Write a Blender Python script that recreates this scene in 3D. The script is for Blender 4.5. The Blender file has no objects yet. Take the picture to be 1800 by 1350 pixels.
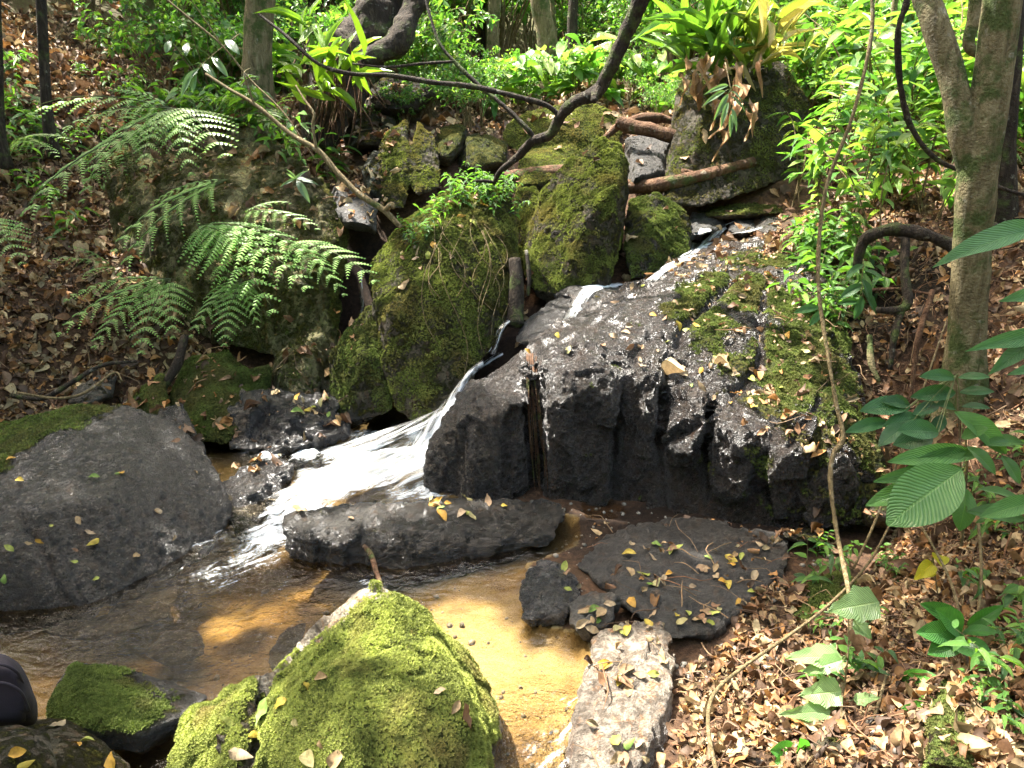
import bpy, bmesh, math, random
import numpy as np
from mathutils import Vector, Matrix
from mathutils.bvhtree import BVHTree

R = math.radians
rng = np.random.default_rng(7)
random.seed(7)
C = bpy.context.scene.collection
scene = bpy.context.scene

# ---------------------------------------------------------------- camera
H, PITCH, F = 1.7, R(18), 1360.0
cam_d = bpy.data.cameras.new('camera'); cam_d.sensor_width = 36; cam_d.lens = 36 * F / 1800
cam_d.clip_start = .05; cam_d.clip_end = 500
cam = bpy.data.objects.new('camera', cam_d); C.objects.link(cam)
cam.location = (0, 0, H); cam.rotation_euler = (R(90) - PITCH, 0, 0)
scene.camera = cam

# ---------------------------------------------------------------- light
SUN = Vector((-.40, .27, .88)).normalized()
w = bpy.data.worlds.new('World'); scene.world = w; w.use_nodes = True
nt = w.node_tree; bg = nt.nodes['Background']
sky = nt.nodes.new('ShaderNodeTexSky'); sky.sky_type = 'NISHITA'; sky.sun_disc = False
sky.sun_elevation = math.asin(SUN.z); sky.sun_rotation = math.atan2(SUN.x, SUN.y)
sky.dust_density = 4; sky.ozone_density = .3
tint = nt.nodes.new('ShaderNodeMix'); tint.data_type = 'RGBA'; tint.blend_type = 'MULTIPLY'; tint.inputs[0].default_value = 1; tint.inputs[7].default_value = (1.0, .93, .78, 1)
nt.links.new(sky.outputs[0], tint.inputs[6]); nt.links.new(tint.outputs[2], bg.inputs[0]); bg.inputs[1].default_value = .15
sl = bpy.data.lights.new('sun', 'SUN'); sl.energy = 3.5; sl.angle = R(.53); sl.color = (1, .95, .86)
so = bpy.data.objects.new('sun', sl); C.objects.link(so)
so.rotation_euler = SUN.to_track_quat('Z', 'Y').to_euler(); so.location = (-6, 4, 14)
scene.view_settings.view_transform = 'Standard'; scene.view_settings.look = 'None'
scene.view_settings.exposure = 3.0; scene.view_settings.gamma = 1
cy = scene.cycles
cy.use_denoising = True; cy.max_bounces = 7; cy.diffuse_bounces = 4; cy.glossy_bounces = 3
cy.transparent_max_bounces = 16; cy.transmission_bounces = 4
cy.caustics_reflective = False; cy.caustics_refractive = False; cy.sample_clamp_indirect = 4

# ---------------------------------------------------------------- pixel helpers
CP, SP = math.cos(PITCH), math.sin(PITCH)
def ray(px, py):
    u = (px - 900) / F; v = -(py - 675) / F
    return Vector((u, CP + v * SP, -SP + v * CP))
def P(px, py, Y):
    d = ray(px, py); return Vector((0, 0, H)) + d * (Y / d.y)
def PZ(px, py, z):
    d = ray(px, py); return Vector((0, 0, H)) + d * ((z - H) / d.z)

def proj(V):
    V = np.atleast_2d(np.asarray(V, float)); y = V[:, 1]; z = V[:, 2] - H
    f = y * CP - z * SP; u = V[:, 0] / f; v = (y * SP + z * CP) / f
    return 900 + u * F, 675 - v * F
# ---------------------------------------------------------------- noise
def _h(ix, iy, iz):
    n = (ix.astype(np.int64) * 374761393 + iy.astype(np.int64) * 668265263 + iz.astype(np.int64) * 2147483647 * 3 + 1013904223)
    n = (n ^ (n >> 13)) * 1274126177 & 0x7fffffff
    n = (n ^ (n >> 16)) * 974711 & 0x7fffffff
    return (n & 0xffff) / 65535.0
def vnoise(p):
    i = np.floor(p).astype(np.int64); f = p - i; f = f * f * (3 - 2 * f)
    r = 0
    for dx in (0, 1):
        for dy in (0, 1):
            for dz in (0, 1):
                wgt = (f[:, 0] if dx else 1 - f[:, 0]) * (f[:, 1] if dy else 1 - f[:, 1]) * (f[:, 2] if dz else 1 - f[:, 2])
                r = r + wgt * _h(i[:, 0] + dx, i[:, 1] + dy, i[:, 2] + dz)
    return r * 2 - 1
def fbm(p, o=4, g=.5):
    a, s, r = 1.0, 0, 0
    for k in range(o):
        r = r + a * vnoise(p * 2.03 ** k + 17.3 * k); s += a; a *= g
    return r / s
def ridged(p, o=3):
    a, s, r = 1.0, 0, 0
    for k in range(o):
        r = r + a * (1 - np.abs(vnoise(p * 2.1 ** k + 31.7 * k)) * 2); s += a; a *= .5
    return r / s
def sstep(a, b, x):
    t = np.clip((x - a) / (b - a), 0, 1); return t * t * (3 - 2 * t)

def cells(p, seed=0):
    """nearest jittered cell: returns offset vector from the cell centre, cell id hash (n,4), edge distance"""
    i = np.floor(p).astype(np.int64); best = np.full(len(p), 9.); sec = np.full(len(p), 9.); off = np.zeros_like(p); hid = np.zeros((len(p), 4))
    for dx in (-1, 0, 1):
        for dy in (-1, 0, 1):
            for dz in (-1, 0, 1):
                a, b, c = i[:, 0] + dx, i[:, 1] + dy, i[:, 2] + dz
                j = np.stack([_h(a + seed, b, c), _h(a, b + 57 + seed, c), _h(a, b, c + 91 + seed)], 1)
                o = p - (np.stack([a, b, c], 1) + j); d = (o ** 2).sum(1); m = d < best
                sec = np.where(m, best, np.minimum(sec, d)); best = np.where(m, d, best); off[m] = o[m]
                hid[m] = np.stack([j[:, 1], j[:, 2], j[:, 0], _h(a + 7, b + 3, c + seed)], 1)[m]
    return off, hid, np.sqrt(sec) - np.sqrt(best)
def chips(p, seed=0):
    off, hid, e = cells(p, seed); n = hid[:, :3] * 2 - 1
    return (off * n).sum(1) + (hid[:, 3] - .5) * .35
def polydist(x, y, pl):
    d = np.full(x.shape, 1e9)
    for (ax, ay), (bx, by) in zip(pl[:-1], pl[1:]):
        vx, vy = bx - ax, by - ay; t = np.clip(((x - ax) * vx + (y - ay) * vy) / (vx * vx + vy * vy + 1e-9), 0, 1)
        d = np.minimum(d, np.hypot(x - ax - t * vx, y - ay - t * vy))
    return d
# ---------------------------------------------------------------- mesh helpers
def mk_mesh(name, V, faces, mat=None, smooth=True, attrs=None, uv=None):
    """V (n,3); faces = list of int arrays (m,k)"""
    me = bpy.data.meshes.new(name)
    V = np.asarray(V, dtype=np.float32)
    if not isinstance(faces, list): faces = [faces]
    faces = [np.asarray(f, dtype=np.int32) for f in faces if len(f)]
    lv = np.concatenate([f.ravel() for f in faces]); tot = np.concatenate([np.full(len(f), f.shape[1], np.int32) for f in faces])
    st = np.concatenate([[0], np.cumsum(tot)[:-1]]).astype(np.int32)
    me.vertices.add(len(V)); me.vertices.foreach_set('co', V.ravel())
    me.loops.add(len(lv)); me.loops.foreach_set('vertex_index', lv)
    me.polygons.add(len(tot)); me.polygons.foreach_set('loop_start', st); me.polygons.foreach_set('loop_total', tot)
    me.polygons.foreach_set('use_smooth', np.full(len(tot), smooth))
    for k, a in (attrs or {}).items():
        a = np.asarray(a, dtype=np.float32)
        if a.ndim == 2:
            if a.shape[1] == 3: a = np.hstack([a, np.ones((len(a), 1), np.float32)])
            at = me.attributes.new(k, 'FLOAT_COLOR', 'POINT'); at.data.foreach_set('color', a.ravel())
        else:
            at = me.attributes.new(k, 'FLOAT', 'POINT'); at.data.foreach_set('value', a)
    if uv is not None:
        ul = me.uv_layers.new(name='UVMap'); ul.data.foreach_set('uv', np.asarray(uv, np.float32)[lv].ravel())
    me.update(); me.validate()
    if mat: me.materials.append(mat)
    return me
def link(name, me, parent=None, loc=None):
    o = bpy.data.objects.new(name, me); C.objects.link(o)
    if loc is not None: o.location = loc
    if parent: o.parent = parent
    return o
def tag(o, label=None, cat=None, group=None, kind=None):
    if label: o['label'] = label
    if cat: o['category'] = cat
    if group: o['group'] = group
    if kind: o['kind'] = kind
    return o
def empty(name, loc, label, cat, group=None):
    o = bpy.data.objects.new(name, None); C.objects.link(o); o.location = loc; o.empty_display_size = .1
    return tag(o, label, cat, group)
def copy_thing(src, loc, rot=None, scale=None, label=None):
    c = src.copy(); C.objects.link(c); c.location = loc
    if 'look' in c: del c['look']
    if rot is not None: c.rotation_euler = rot
    if scale is not None: c.scale = (scale,) * 3
    if label: c['label'] = label
    for ch in list(src.children):
        k = ch.copy(); C.objects.link(k); k.parent = c
    return c

class Acc:
    """accumulates template copies into one mesh"""
    def __init__(s): s.V = []; s.F = {}; s.col = []; s.uv = []; s.n = 0
    def add(s, V, Fs, col=None, uv=None):
        V = np.asarray(V, dtype=np.float64); m = len(V)
        for f in (Fs if isinstance(Fs, list) else [Fs]):
            f = np.asarray(f); s.F.setdefault(f.shape[1], []).append(f + s.n)
        s.V.append(V); s.n += m
        s.col.append(np.tile(np.asarray(col if col is not None else (1, 1, 1), float), (m, 1)) if np.ndim(col) < 2 else np.asarray(col))
        s.uv.append(uv if uv is not None else np.zeros((m, 2)))
    def scatter(s, T, pos, bas, cols):
        """T=(V,F,uv); pos (n,3); bas (n,3,3) rows = images of x,y,z (scaled); cols (n,3)"""
        V, Fc, uv = T; n = len(pos); m = len(V)
        if n == 0: return
        W = np.einsum('vk,nkj->nvj', V, bas) + pos[:, None, :]
        f = (Fc[None] + (np.arange(n) * m)[:, None, None]).reshape(-1, Fc.shape[1]) + s.n
        s.F.setdefault(Fc.shape[1], []).append(f)
        s.V.append(W.reshape(-1, 3)); s.n += n * m
        s.col.append(np.repeat(cols, m, 0)); s.uv.append(np.tile(uv, (n, 1)))
    def mesh(s, name, mat, smooth=True, origin=None):
        V = np.concatenate(s.V)
        if origin is not None: V = V - np.asarray(origin)
        return mk_mesh(name, V, [np.concatenate(v) for v in s.F.values()], mat, smooth, {'col': np.concatenate(s.col)}, np.concatenate(s.uv))

def unit(a): return a / (np.linalg.norm(a, axis=-1, keepdims=True) + 1e-9)
def basis(x, z, L, Wd=None, T=None):
    """x (n,3) main dir, z (n,3) approx normal -> (n,3,3)"""
    x = unit(x); y = unit(np.cross(z, x)); z = np.cross(x, y)
    L = np.broadcast_to(L, (len(x),)); Wd = L if Wd is None else np.broadcast_to(Wd, (len(x),)); T = L if T is None else np.broadcast_to(T, (len(x),))
    return np.stack([x * L[:, None], y * Wd[:, None], z * T[:, None]], 1)

def leafT(nl=4, prof='ell', fold=.12, droop=.15, wave=0., cols=1, seed=0, jag=0.):
    """unit leaf along +x, half width .5, normal +z"""
    r = np.random.default_rng(seed)
    V, UV = [], []; nw = cols * 2
    for i in range(nl + 1):
        t = i / nl
        if prof == 'ell': wd = math.sin(math.pi * min(1, t * .98 + .01)) ** .75
        elif prof == 'lance': wd = (math.sin(math.pi * t ** .7)) ** .9
        elif prof == 'ovate': wd = (math.sin(math.pi * t ** .6)) ** .8
        elif prof == 'obov': wd = (math.sin(math.pi * t ** 1.5)) ** .8
        wd = max(wd, .02)
        for j in range(nw + 1):
            s = j / nw * 2 - 1
            jj = 1 + (r.uniform(-jag, jag) if abs(s) == 1 else 0)
            z = -droop * t * t + fold * abs(s) * wd + wave * math.sin(t * 9 + seed) * abs(s) * wd * .5 + r.uniform(-1, 1) * wave * .2
            V.append((t - droop * .3 * t * t, s * .5 * wd * jj, z)); UV.append((t, s * .5 + .5))
    Fc = []
    k = nw + 1
    for i in range(nl):
        for j in range(nw): a = i * k + j; Fc.append((a, a + k, a + k + 1, a + 1))
    return np.array(V, float), np.array(Fc), np.array(UV, float)

def tube(path, rad, sides=8, amp=0., freq=6., seed=0, sub=4, cap=True):
    """smooth tube through path pts; returns V, F list"""
    pth = np.array([tuple(p) for p in path], float); rad = np.array(rad if np.ndim(rad) else [rad] * len(pth), float)
    n = len(pth)
    if n > 2 and sub > 1:
        Q = np.vstack([2 * pth[0] - pth[1], pth, 2 * pth[-1] - pth[-2]]); out = []; ro = []
        for i in range(n - 1):
            for k in range(sub):
                t = k / sub; a, b, c, d = Q[i:i + 4]
                out.append(.5 * ((2 * b) + (-a + c) * t + (2 * a - 5 * b + 4 * c - d) * t * t + (-a + 3 * b - 3 * c + d) * t ** 3))
                ro.append(rad[i] * (1 - t) + rad[i + 1] * t)
        out.append(pth[-1]); ro.append(rad[-1]); pth = np.array(out); rad = np.array(ro)
    n = len(pth); T = np.gradient(pth, axis=0); T = unit(T)
    ref = np.array([0, 0, 1.]) if abs(T[0][2]) < .9 else np.array([1., 0, 0])
    V = []; 
    for i in range(n):
        x = np.cross(ref, T[i]); x /= np.linalg.norm(x) + 1e-9; y = np.cross(T[i], x); ref = y if i else y
        ref = np.cross(T[i], x)
        a = np.arange(sides) * 2 * math.pi / sides
        V.append(pth[i] + rad[i] * (np.cos(a)[:, None] * x + np.sin(a)[:, None] * y)); ref = y
    V = np.array(V)
    if amp:
        ctr = pth[:, None, :]; d = V - ctr
        nz = fbm(V.reshape(-1, 3) * freq + seed * 7.1, 3).reshape(n, sides, 1)
        V = ctr + d * (1 + amp * nz)
    V = V.reshape(-1, 3)
    i, j = np.meshgrid(np.arange(n - 1), np.arange(sides), indexing='ij'); j2 = (j + 1) % sides
    Fc = np.stack([i * sides + j, i * sides + j2, (i + 1) * sides + j2, (i + 1) * sides + j], -1).reshape(-1, 4)
    Fs = [Fc]
    if cap:
        c0, c1 = len(V), len(V) + 1; V = np.vstack([V, pth[0] - T[0] * rad[0] * .3, pth[-1] + T[-1] * rad[-1] * .3])
        q = np.arange(sides); q2 = (q + 1) % sides
        Fs.append(np.vstack([np.stack([np.full(sides, c0), q2, q], 1), np.stack([np.full(sides, c1), (n - 1) * sides + q, (n - 1) * sides + q2], 1)]))
    return V, Fs

# ---------------------------------------------------------------- materials
def newmat(name):
    m = bpy.data.materials.new(name); m.use_nodes = True; t = m.node_tree
    for n in list(t.nodes): t.nodes.remove(n)
    out = t.nodes.new('ShaderNodeOutputMaterial')
    return m, t, out
class N:
    def __init__(s, t): s.t = t
    def n(s, typ, **k):
        x = s.t.nodes.new(typ)
        for a, b in k.items(): setattr(x, a, b)
        return x
    def l(s, a, b): s.t.links.new(a, b)
    def attr(s, name, col=False):
        x = s.n('ShaderNodeAttribute', attribute_name=name); return x.outputs['Color'] if col else x.outputs['Fac']
    def pos(s, scale=(1, 1, 1), rot=(0, 0, 0), uv=False, obj=False):
        m = s.n('ShaderNodeMapping'); m.inputs['Scale'].default_value = scale; m.inputs['Rotation'].default_value = rot
        if uv: src = s.n('ShaderNodeTexCoord').outputs['UV']
        elif obj: src = s.n('ShaderNodeTexCoord').outputs['Object']
        else: src = s.n('ShaderNodeNewGeometry').outputs['Position']
        s.l(src, m.inputs[0]); return m.outputs[0]
    def noise(s, vec, sc, det=4, rough=.6, dist=0.):
        x = s.n('ShaderNodeTexNoise'); x.inputs['Scale'].default_value = sc; x.inputs['Detail'].default_value = det
        x.inputs['Roughness'].default_value = rough; x.inputs['Distortion'].default_value = dist
        s.l(vec, x.inputs['Vector']); return x.outputs['Fac']
    def ramp(s, fac, stops):
        x = s.n('ShaderNodeValToRGB'); e = x.color_ramp.elements
        while len(e) < len(stops): e.new(.5)
        for el, (p, c) in zip(e, stops):
            el.position = p; el.color = (*c, 1) if len(c) == 3 else c
        s.l(fac, x.inputs[0]); return x.outputs[0]
    def math(s, op, a, b=None, c=None, clamp=False):
        x = s.n('ShaderNodeMath', operation=op, use_clamp=clamp)
        for i, v in enumerate((a, b, c)):
            if v is None: continue
            if isinstance(v, (int, float)): x.inputs[i].default_value = v
            else: s.l(v, x.inputs[i])
        return x.outputs[0]
    def mix(s, fac, a, b, blend='MIX'):
        x = s.n('ShaderNodeMix', data_type='RGBA', blend_type=blend)
        for i, v in ((0, fac), (6, a), (7, b)):
            if isinstance(v, (int, float)): x.inputs[i].default_value = v
            elif isinstance(v, tuple): x.inputs[i].default_value = (*v, 1)
            else: s.l(v, x.inputs[i])
        return x.outputs[2]
    def sstep(s, v, a, b):
        x = s.n('ShaderNodeMapRange', interpolation_type='SMOOTHSTEP'); s.l(v, x.inputs[0])
        x.inputs[1].default_value = a; x.inputs[2].default_value = b; return x.outputs[0]
    def bump(s, h, strength, dist, normal=None):
        x = s.n('ShaderNodeBump'); x.inputs['Strength'].default_value = strength; x.inputs['Distance'].default_value = dist
        s.l(h, x.inputs['Height'])
        if normal: s.l(normal, x.inputs['Normal'])
        return x.outputs[0]
    def pbr(s, col, rough, normal=None, spec=.5):
        x = s.n('ShaderNodeBsdfPrincipled')
        if isinstance(col, tuple): x.inputs['Base Color'].default_value = (*col, 1)
        else: s.l(col, x.inputs['Base Color'])
        if isinstance(rough, (int, float)): x.inputs['Roughness'].default_value = rough
        else: s.l(rough, x.inputs['Roughness'])
        if isinstance(spec, (int, float)): x.inputs['Specular IOR Level'].default_value = spec
        else: s.l(spec, x.inputs['Specular IOR Level'])
        if normal: s.l(normal, x.inputs['Normal'])
        return x

def mat_rock():
    m, t, out = newmat('rock'); k = N(t); p = k.pos()
    n1 = k.noise(p, 5, 6, .65); n2 = k.noise(p, 36, 6, .75); n3 = k.noise(p, 120, 4, .75); n4 = k.noise(p, 14, 5, .7, .6)
    base = k.ramp(n1, [(.3, (.38, .33, .28)), (.5, (.8, .76, .70)), (.72, (1.35, 1.27, 1.15))])
    base = k.mix(1, base, k.attr('col', True), 'MULTIPLY')
    base = k.mix(k.math('MULTIPLY', k.sstep(n3, .54, .64), k.sstep(n2, .42, .6)), base, k.mix(1, base, (1.75, 1.7, 1.6), 'MULTIPLY'))
    streak = k.noise(k.pos(scale=(5, 5, .7)), 4, 5, .7)
    base = k.mix(k.sstep(streak, .52, .66), base, k.mix(1, base, (1.25, .85, .55), 'MULTIPLY'))
    base = k.mix(k.sstep(n2, .58, .42), base, k.mix(1, base, (.42, .38, .34), 'MULTIPLY'))
    n5 = k.noise(p, 95, 4, .75)
    wet = k.math('MULTIPLY', k.attr('wet'), k.sstep(n4, .2, .45))
    base = k.mix(wet, base, k.mix(1, base, (.42, .42, .45), 'MULTIPLY'))
    # moss
    mn = k.noise(p, 9, 6, .7); mf = k.noise(p, 260, 2, .6); mm = k.noise(p, 60, 4, .7)
    moss = k.ramp(mm, [(.3, (.026, .036, .012)), (.5, (.066, .088, .025)), (.7, (.15, .168, .055))])
    moss = k.mix(k.sstep(mn, .35, .7), moss, k.mix(1, moss, (1.5, 1.05, .8), 'MULTIPLY'))
    mk = k.math('ADD', k.attr('moss'), k.math('MULTIPLY', k.math('SUBTRACT', mn, .5), 1.6))
    mk = k.math('ADD', mk, k.math('MULTIPLY', k.math('SUBTRACT', n2, .5), 1.1))
    mk = k.sstep(mk, .38, .72)
    col = k.mix(mk, base, moss)
    rough = k.math('SUBTRACT', .80, k.math('MULTIPLY', wet, .60))
    rough = k.math('ADD', rough, k.math('MULTIPLY', k.math('SUBTRACT', n5, .5), .35))
    rough = k.math('MAXIMUM', rough, k.math('MULTIPLY', mk, .95))
    hgt = k.math('ADD', k.math('ADD', k.math('MULTIPLY', n2, .8), k.math('MULTIPLY', n5, .5)), k.math('MULTIPLY', n3, .25))
    b1 = k.bump(hgt, 1., .042)
    mh = k.math('ADD', k.math('MULTIPLY', mf, .5), mm)
    b2 = k.bump(k.math('MULTIPLY', mh, mk), 1., .03, b1)
    s = k.pbr(col, rough, b2, k.math('MULTIPLY', k.math('ADD', .45, k.math('MULTIPLY', wet, .55)), k.math('SUBTRACT', 1, k.math('MULTIPLY', mk, .8))))
    k.l(s.outputs[0], out.inputs[0]); return m
def mat_leaf(name, rough=.38, trans=.4, vein=True, spec=.5):
    m, t, out = newmat(name); k = N(t)
    col = k.attr('col', True); uv = k.pos(uv=True)
    sp = k.n('ShaderNodeSeparateXYZ'); k.l(uv, sp.inputs[0])
    mid = k.math('ABSOLUTE', k.math('SUBTRACT', sp.outputs[1], .5))
    vv = k.math('SINE', k.math('MULTIPLY', k.math('SUBTRACT', sp.outputs[0], k.math('MULTIPLY', mid, .45)), 75))
    vs = k.sstep(vv, .2, 1.0)
    midm = k.sstep(mid, .035, .012)
    nz = k.noise(k.pos(), 30, 3, .6)
    c = k.mix(k.math('MULTIPLY', k.sstep(nz, .35, .7), .35), col, k.mix(1, col, (.62, .6, .55), 'MULTIPLY'))
    if vein: c = k.mix(k.math('MULTIPLY', k.math('MAXIMUM', k.math('MULTIPLY', vs, .35), midm), .55), c, k.mix(1, c, (1.7, 1.5, 1.4), 'MULTIPLY'))
    b = k.bump(k.math('SUBTRACT', k.math('ABSOLUTE', vv), midm), .6, .0035)
    s = k.pbr(c, rough, b if vein else None, spec)
    tr = k.n('ShaderNodeBsdfTranslucent'); k.l(k.mix(1, c, (1.15, 1.3, .5), 'MULTIPLY'), tr.inputs[0])
    mx = k.n('ShaderNodeMixShader'); mx.inputs[0].default_value = trans
    k.l(s.outputs[0], mx.inputs[1]); k.l(tr.outputs[0], mx.inputs[2]); k.l(mx.outputs[0], out.inputs[0]); return m
def mat_dead():
    m, t, out = newmat('dead_leaf'); k = N(t)
    nz = k.noise(k.pos(), 70, 4, .65)
    c = k.mix(k.math('MULTIPLY', k.sstep(nz, .4, .65), .6), k.attr('col', True), k.mix(1, k.attr('col', True), (.45, .38, .32), 'MULTIPLY'))
    s = k.pbr(c, .62, k.bump(nz, .4, .003), .35)
    tr = k.n('ShaderNodeBsdfTranslucent'); k.l(c, tr.inputs[0])
    mx = k.n('ShaderNodeMixShader'); mx.inputs[0].default_value = .18
    k.l(s.outputs[0], mx.inputs[1]); k.l(tr.outputs[0], mx.inputs[2]); k.l(mx.outputs[0], out.inputs[0]); return m
def mat_bark(name, c0, c1, mossy=.4, sc=1.):
    m, t, out = newmat(name); k = N(t); p = k.pos(scale=(1, 1, .25))
    n1 = k.noise(p, 34 * sc, 6, .7, .5); n2 = k.noise(k.pos(), 7, 5, .65); n3 = k.noise(k.pos(), 80, 3, .6)
    c = k.ramp(n1, [(.32, tuple(v * .45 for v in c0)), (.52, c0), (.7, c1)])
    c = k.mix(k.sstep(n2, .62 - mossy * .25, .78 - mossy * .25), c, k.mix(n3, (.03, .045, .012), (.10, .13, .035)))
    c = k.mix(k.math('MULTIPLY', k.sstep(k.noise(k.pos(), 16, 4, .6), .62, .7), .5), c, (.33, .32, .25))
    s = k.pbr(c, .85, k.bump(k.math('ADD', n1, k.math('MULTIPLY', n3, .6)), 1., .03 / sc), .25)
    k.l(s.outputs[0], out.inputs[0]); return m
def mat_ground():
    m, t, out = newmat('soil'); k = N(t); p = k.pos()
    n1 = k.noise(p, 3, 6, .65); n2 = k.noise(p, 40, 5, .7); n3 = k.noise(p, 160, 3, .7)
    soil = k.ramp(n2, [(.3, (.022, .012, .007)), (.5, (.07, .036, .018)), (.72, (.14, .078, .042))])
    soil = k.mix(k.sstep(n1, .45, .7), soil, k.mix(1, soil, (.55, .62, .5), 'MULTIPLY'))
    sand = k.ramp(n1, [(.3, (.14, .09, .045)), (.5, (.29, .21, .09)), (.75, (.42, .33, .17))])
    sand = k.mix(k.sstep(n3, .5, .7), sand, k.mix(1, sand, (.5, .45, .4), 'MULTIPLY'))
    c = k.mix(k.sstep(k.math('ADD', k.attr('sand'), k.math('MULTIPLY', k.math('SUBTRACT', n2, .5), .5)), .4, .6), soil, sand)
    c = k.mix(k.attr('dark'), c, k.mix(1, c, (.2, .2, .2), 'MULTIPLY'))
    c = k.mix(k.math('MULTIPLY', k.attr('green'), k.sstep(n2, .4, .6)), c, (.05, .08, .015))
    s = k.pbr(c, .9, k.bump(k.math('ADD', n2, k.math('MULTIPLY', n3, .4)), .8, .02), .3)
    k.l(s.outputs[0], out.inputs[0]); return m
def mat_water():
    m, t, out = newmat('water'); k = N(t); p = k.pos()
    r1 = k.noise(k.pos(scale=(1, 1.8, 1), rot=(0, 0, .5)), 9, 4, .55, .6); r2 = k.noise(p, 34, 3, .6, .8)
    amp = k.attr('ripple')
    h = k.math('MULTIPLY', k.math('ADD', r1, k.math('MULTIPLY', r2, .45)), k.math('ADD', k.math('MULTIPLY', amp, 1.), .06))
    nb = k.bump(h, 1., .05)
    fr = k.n('ShaderNodeFresnel'); fr.inputs[0].default_value = 1.33; k.l(nb, fr.inputs[1])
    tr = k.n('ShaderNodeBsdfTransparent'); tr.inputs[0].default_value = (.80, .70, .52, 1)
    k.l(k.mix(k.attr('deep'), (.93, .86, .72), (.78, .66, .44)), tr.inputs[0])
    gl = k.n('ShaderNodeBsdfGlossy'); gl.inputs[1].default_value = .04; k.l(nb, gl.inputs['Normal'])
    mx = k.n('ShaderNodeMixShader'); k.l(k.math('MULTIPLY', fr.outputs[0], 1.25, clamp=True), mx.inputs[0]); k.l(tr.outputs[0], mx.inputs[1]); k.l(gl.outputs[0], mx.inputs[2])
    # foam: long streaks along the flow
    uv = k.pos(uv=True, scale=(1, 1, 1))
    mp = k.n('ShaderNodeMapping'); mp.inputs['Scale'].default_value = (2.2, 16, 1); k.l(k.n('ShaderNodeTexCoord').outputs['UV'], mp.inputs[0])
    f1 = k.noise(mp.outputs[0], 2.2, 6, .68, .8); f2 = k.noise(p, 60, 3, .7)
    fo = k.math('ADD', k.attr('foam'), k.math('MULTIPLY', k.math('SUBTRACT', k.math('ADD', k.math('MULTIPLY', f1, .72), k.math('MULTIPLY', f2, .28)), .5), 2.4))
    fo = k.math('MULTIPLY', k.sstep(fo, .35, 1.0), k.sstep(k.attr('foam'), .02, .2))
    fs = k.pbr((.86, .9, .93), .5, k.bump(f1, .7, .03), .4)
    fs.inputs['Subsurface Weight'].default_value = 0
    m2 = k.n('ShaderNodeMixShader'); k.l(fo, m2.inputs[0]); k.l(mx.outputs[0], m2.inputs[1]); k.l(fs.outputs[0], m2.inputs[2])
    k.l(m2.outputs[0], out.inputs[0]); return m
def mat_fall():
    m, t, out = newmat('white_water'); k = N(t)
    mp = k.n('ShaderNodeMapping'); mp.inputs['Scale'].default_value = (1.2, 13, 1); k.l(k.n('ShaderNodeTexCoord').outputs['UV'], mp.inputs[0])
    f1 = k.noise(mp.outputs[0], 2.4, 5, .62, .35)
    ed = k.sstep(k.attr('foam'), .05, .35)
    fo = k.math('ADD', k.attr('foam'), k.math('MULTIPLY', k.math('SUBTRACT', f1, .5), 4.2))
    fo = k.math('MULTIPLY', k.sstep(fo, .25, 1.3), ed)
    nb = k.bump(f1, .8, .02)
    tr = k.n('ShaderNodeBsdfTransparent'); tr.inputs[0].default_value = (.9, .9, .88, 1)
    gl = k.n('ShaderNodeBsdfGlossy'); gl.inputs[1].default_value = .3; k.l(nb, gl.inputs['Normal'])
    fr = k.n('ShaderNodeFresnel'); fr.inputs[0].default_value = 1.33; k.l(nb, fr.inputs[1])
    mx = k.n('ShaderNodeMixShader'); k.l(k.math('MULTIPLY', fr.outputs[0], ed), mx.inputs[0]); k.l(tr.outputs[0], mx.inputs[1]); k.l(gl.outputs[0], mx.inputs[2])
    fs = k.pbr((.86, .9, .93), .45, nb, .5)
    m2 = k.n('ShaderNodeMixShader'); k.l(fo, m2.inputs[0]); k.l(mx.outputs[0], m2.inputs[1]); k.l(fs.outputs[0], m2.inputs[2])
    k.l(m2.outputs[0], out.inputs[0]); return m
def mat_cloth():
    m, t, out = newmat('dark_cloth'); k = N(t)
    n = k.noise(k.pos(), 400, 2, .6)
    s = k.pbr(k.mix(n, (.012, .009, .014), (.03, .024, .034)), .8, k.bump(n, .4, .002), .3)
    k.l(s.outputs[0], out.inputs[0]); return m

M_ROCK = mat_rock(); M_LEAF = mat_leaf('leaf', .3); M_FINE = mat_leaf('fine_leaf', .45, .42, False, .4); M_DEAD = mat_dead()
M_BARK = mat_bark('bark', (.19, .155, .08), (.30, .26, .15), .65)
M_DARKBARK = mat_bark('dark_bark', (.034, .025, .018), (.085, .066, .045), .4)
M_LOG = mat_bark('log_wood', (.12, .062, .034), (.24, .145, .085), .35, .8)
M_TWIG = mat_bark('twig', (.17, .125, .06), (.32, .25, .14), .2, 2.)
M_SOIL = mat_ground(); M_WATER = mat_water(); M_FALL = mat_fall(); M_CLOTH = mat_cloth()
def mat_peb():
    m, t, out = newmat('pebble'); k = N(t); n = k.noise(k.pos(), 150, 3, .6)
    s = k.pbr(k.mix(n, k.attr('col', True), k.mix(1, k.attr('col', True), (.5, .5, .5), 'MULTIPLY')), .6, k.bump(n, .5, .004), .4); k.l(s.outputs[0], out.inputs[0]); return m
M_PEB = mat_peb()
M_MOSS = mat_leaf('moss_tuft', .8, .16, False, .1)

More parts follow.
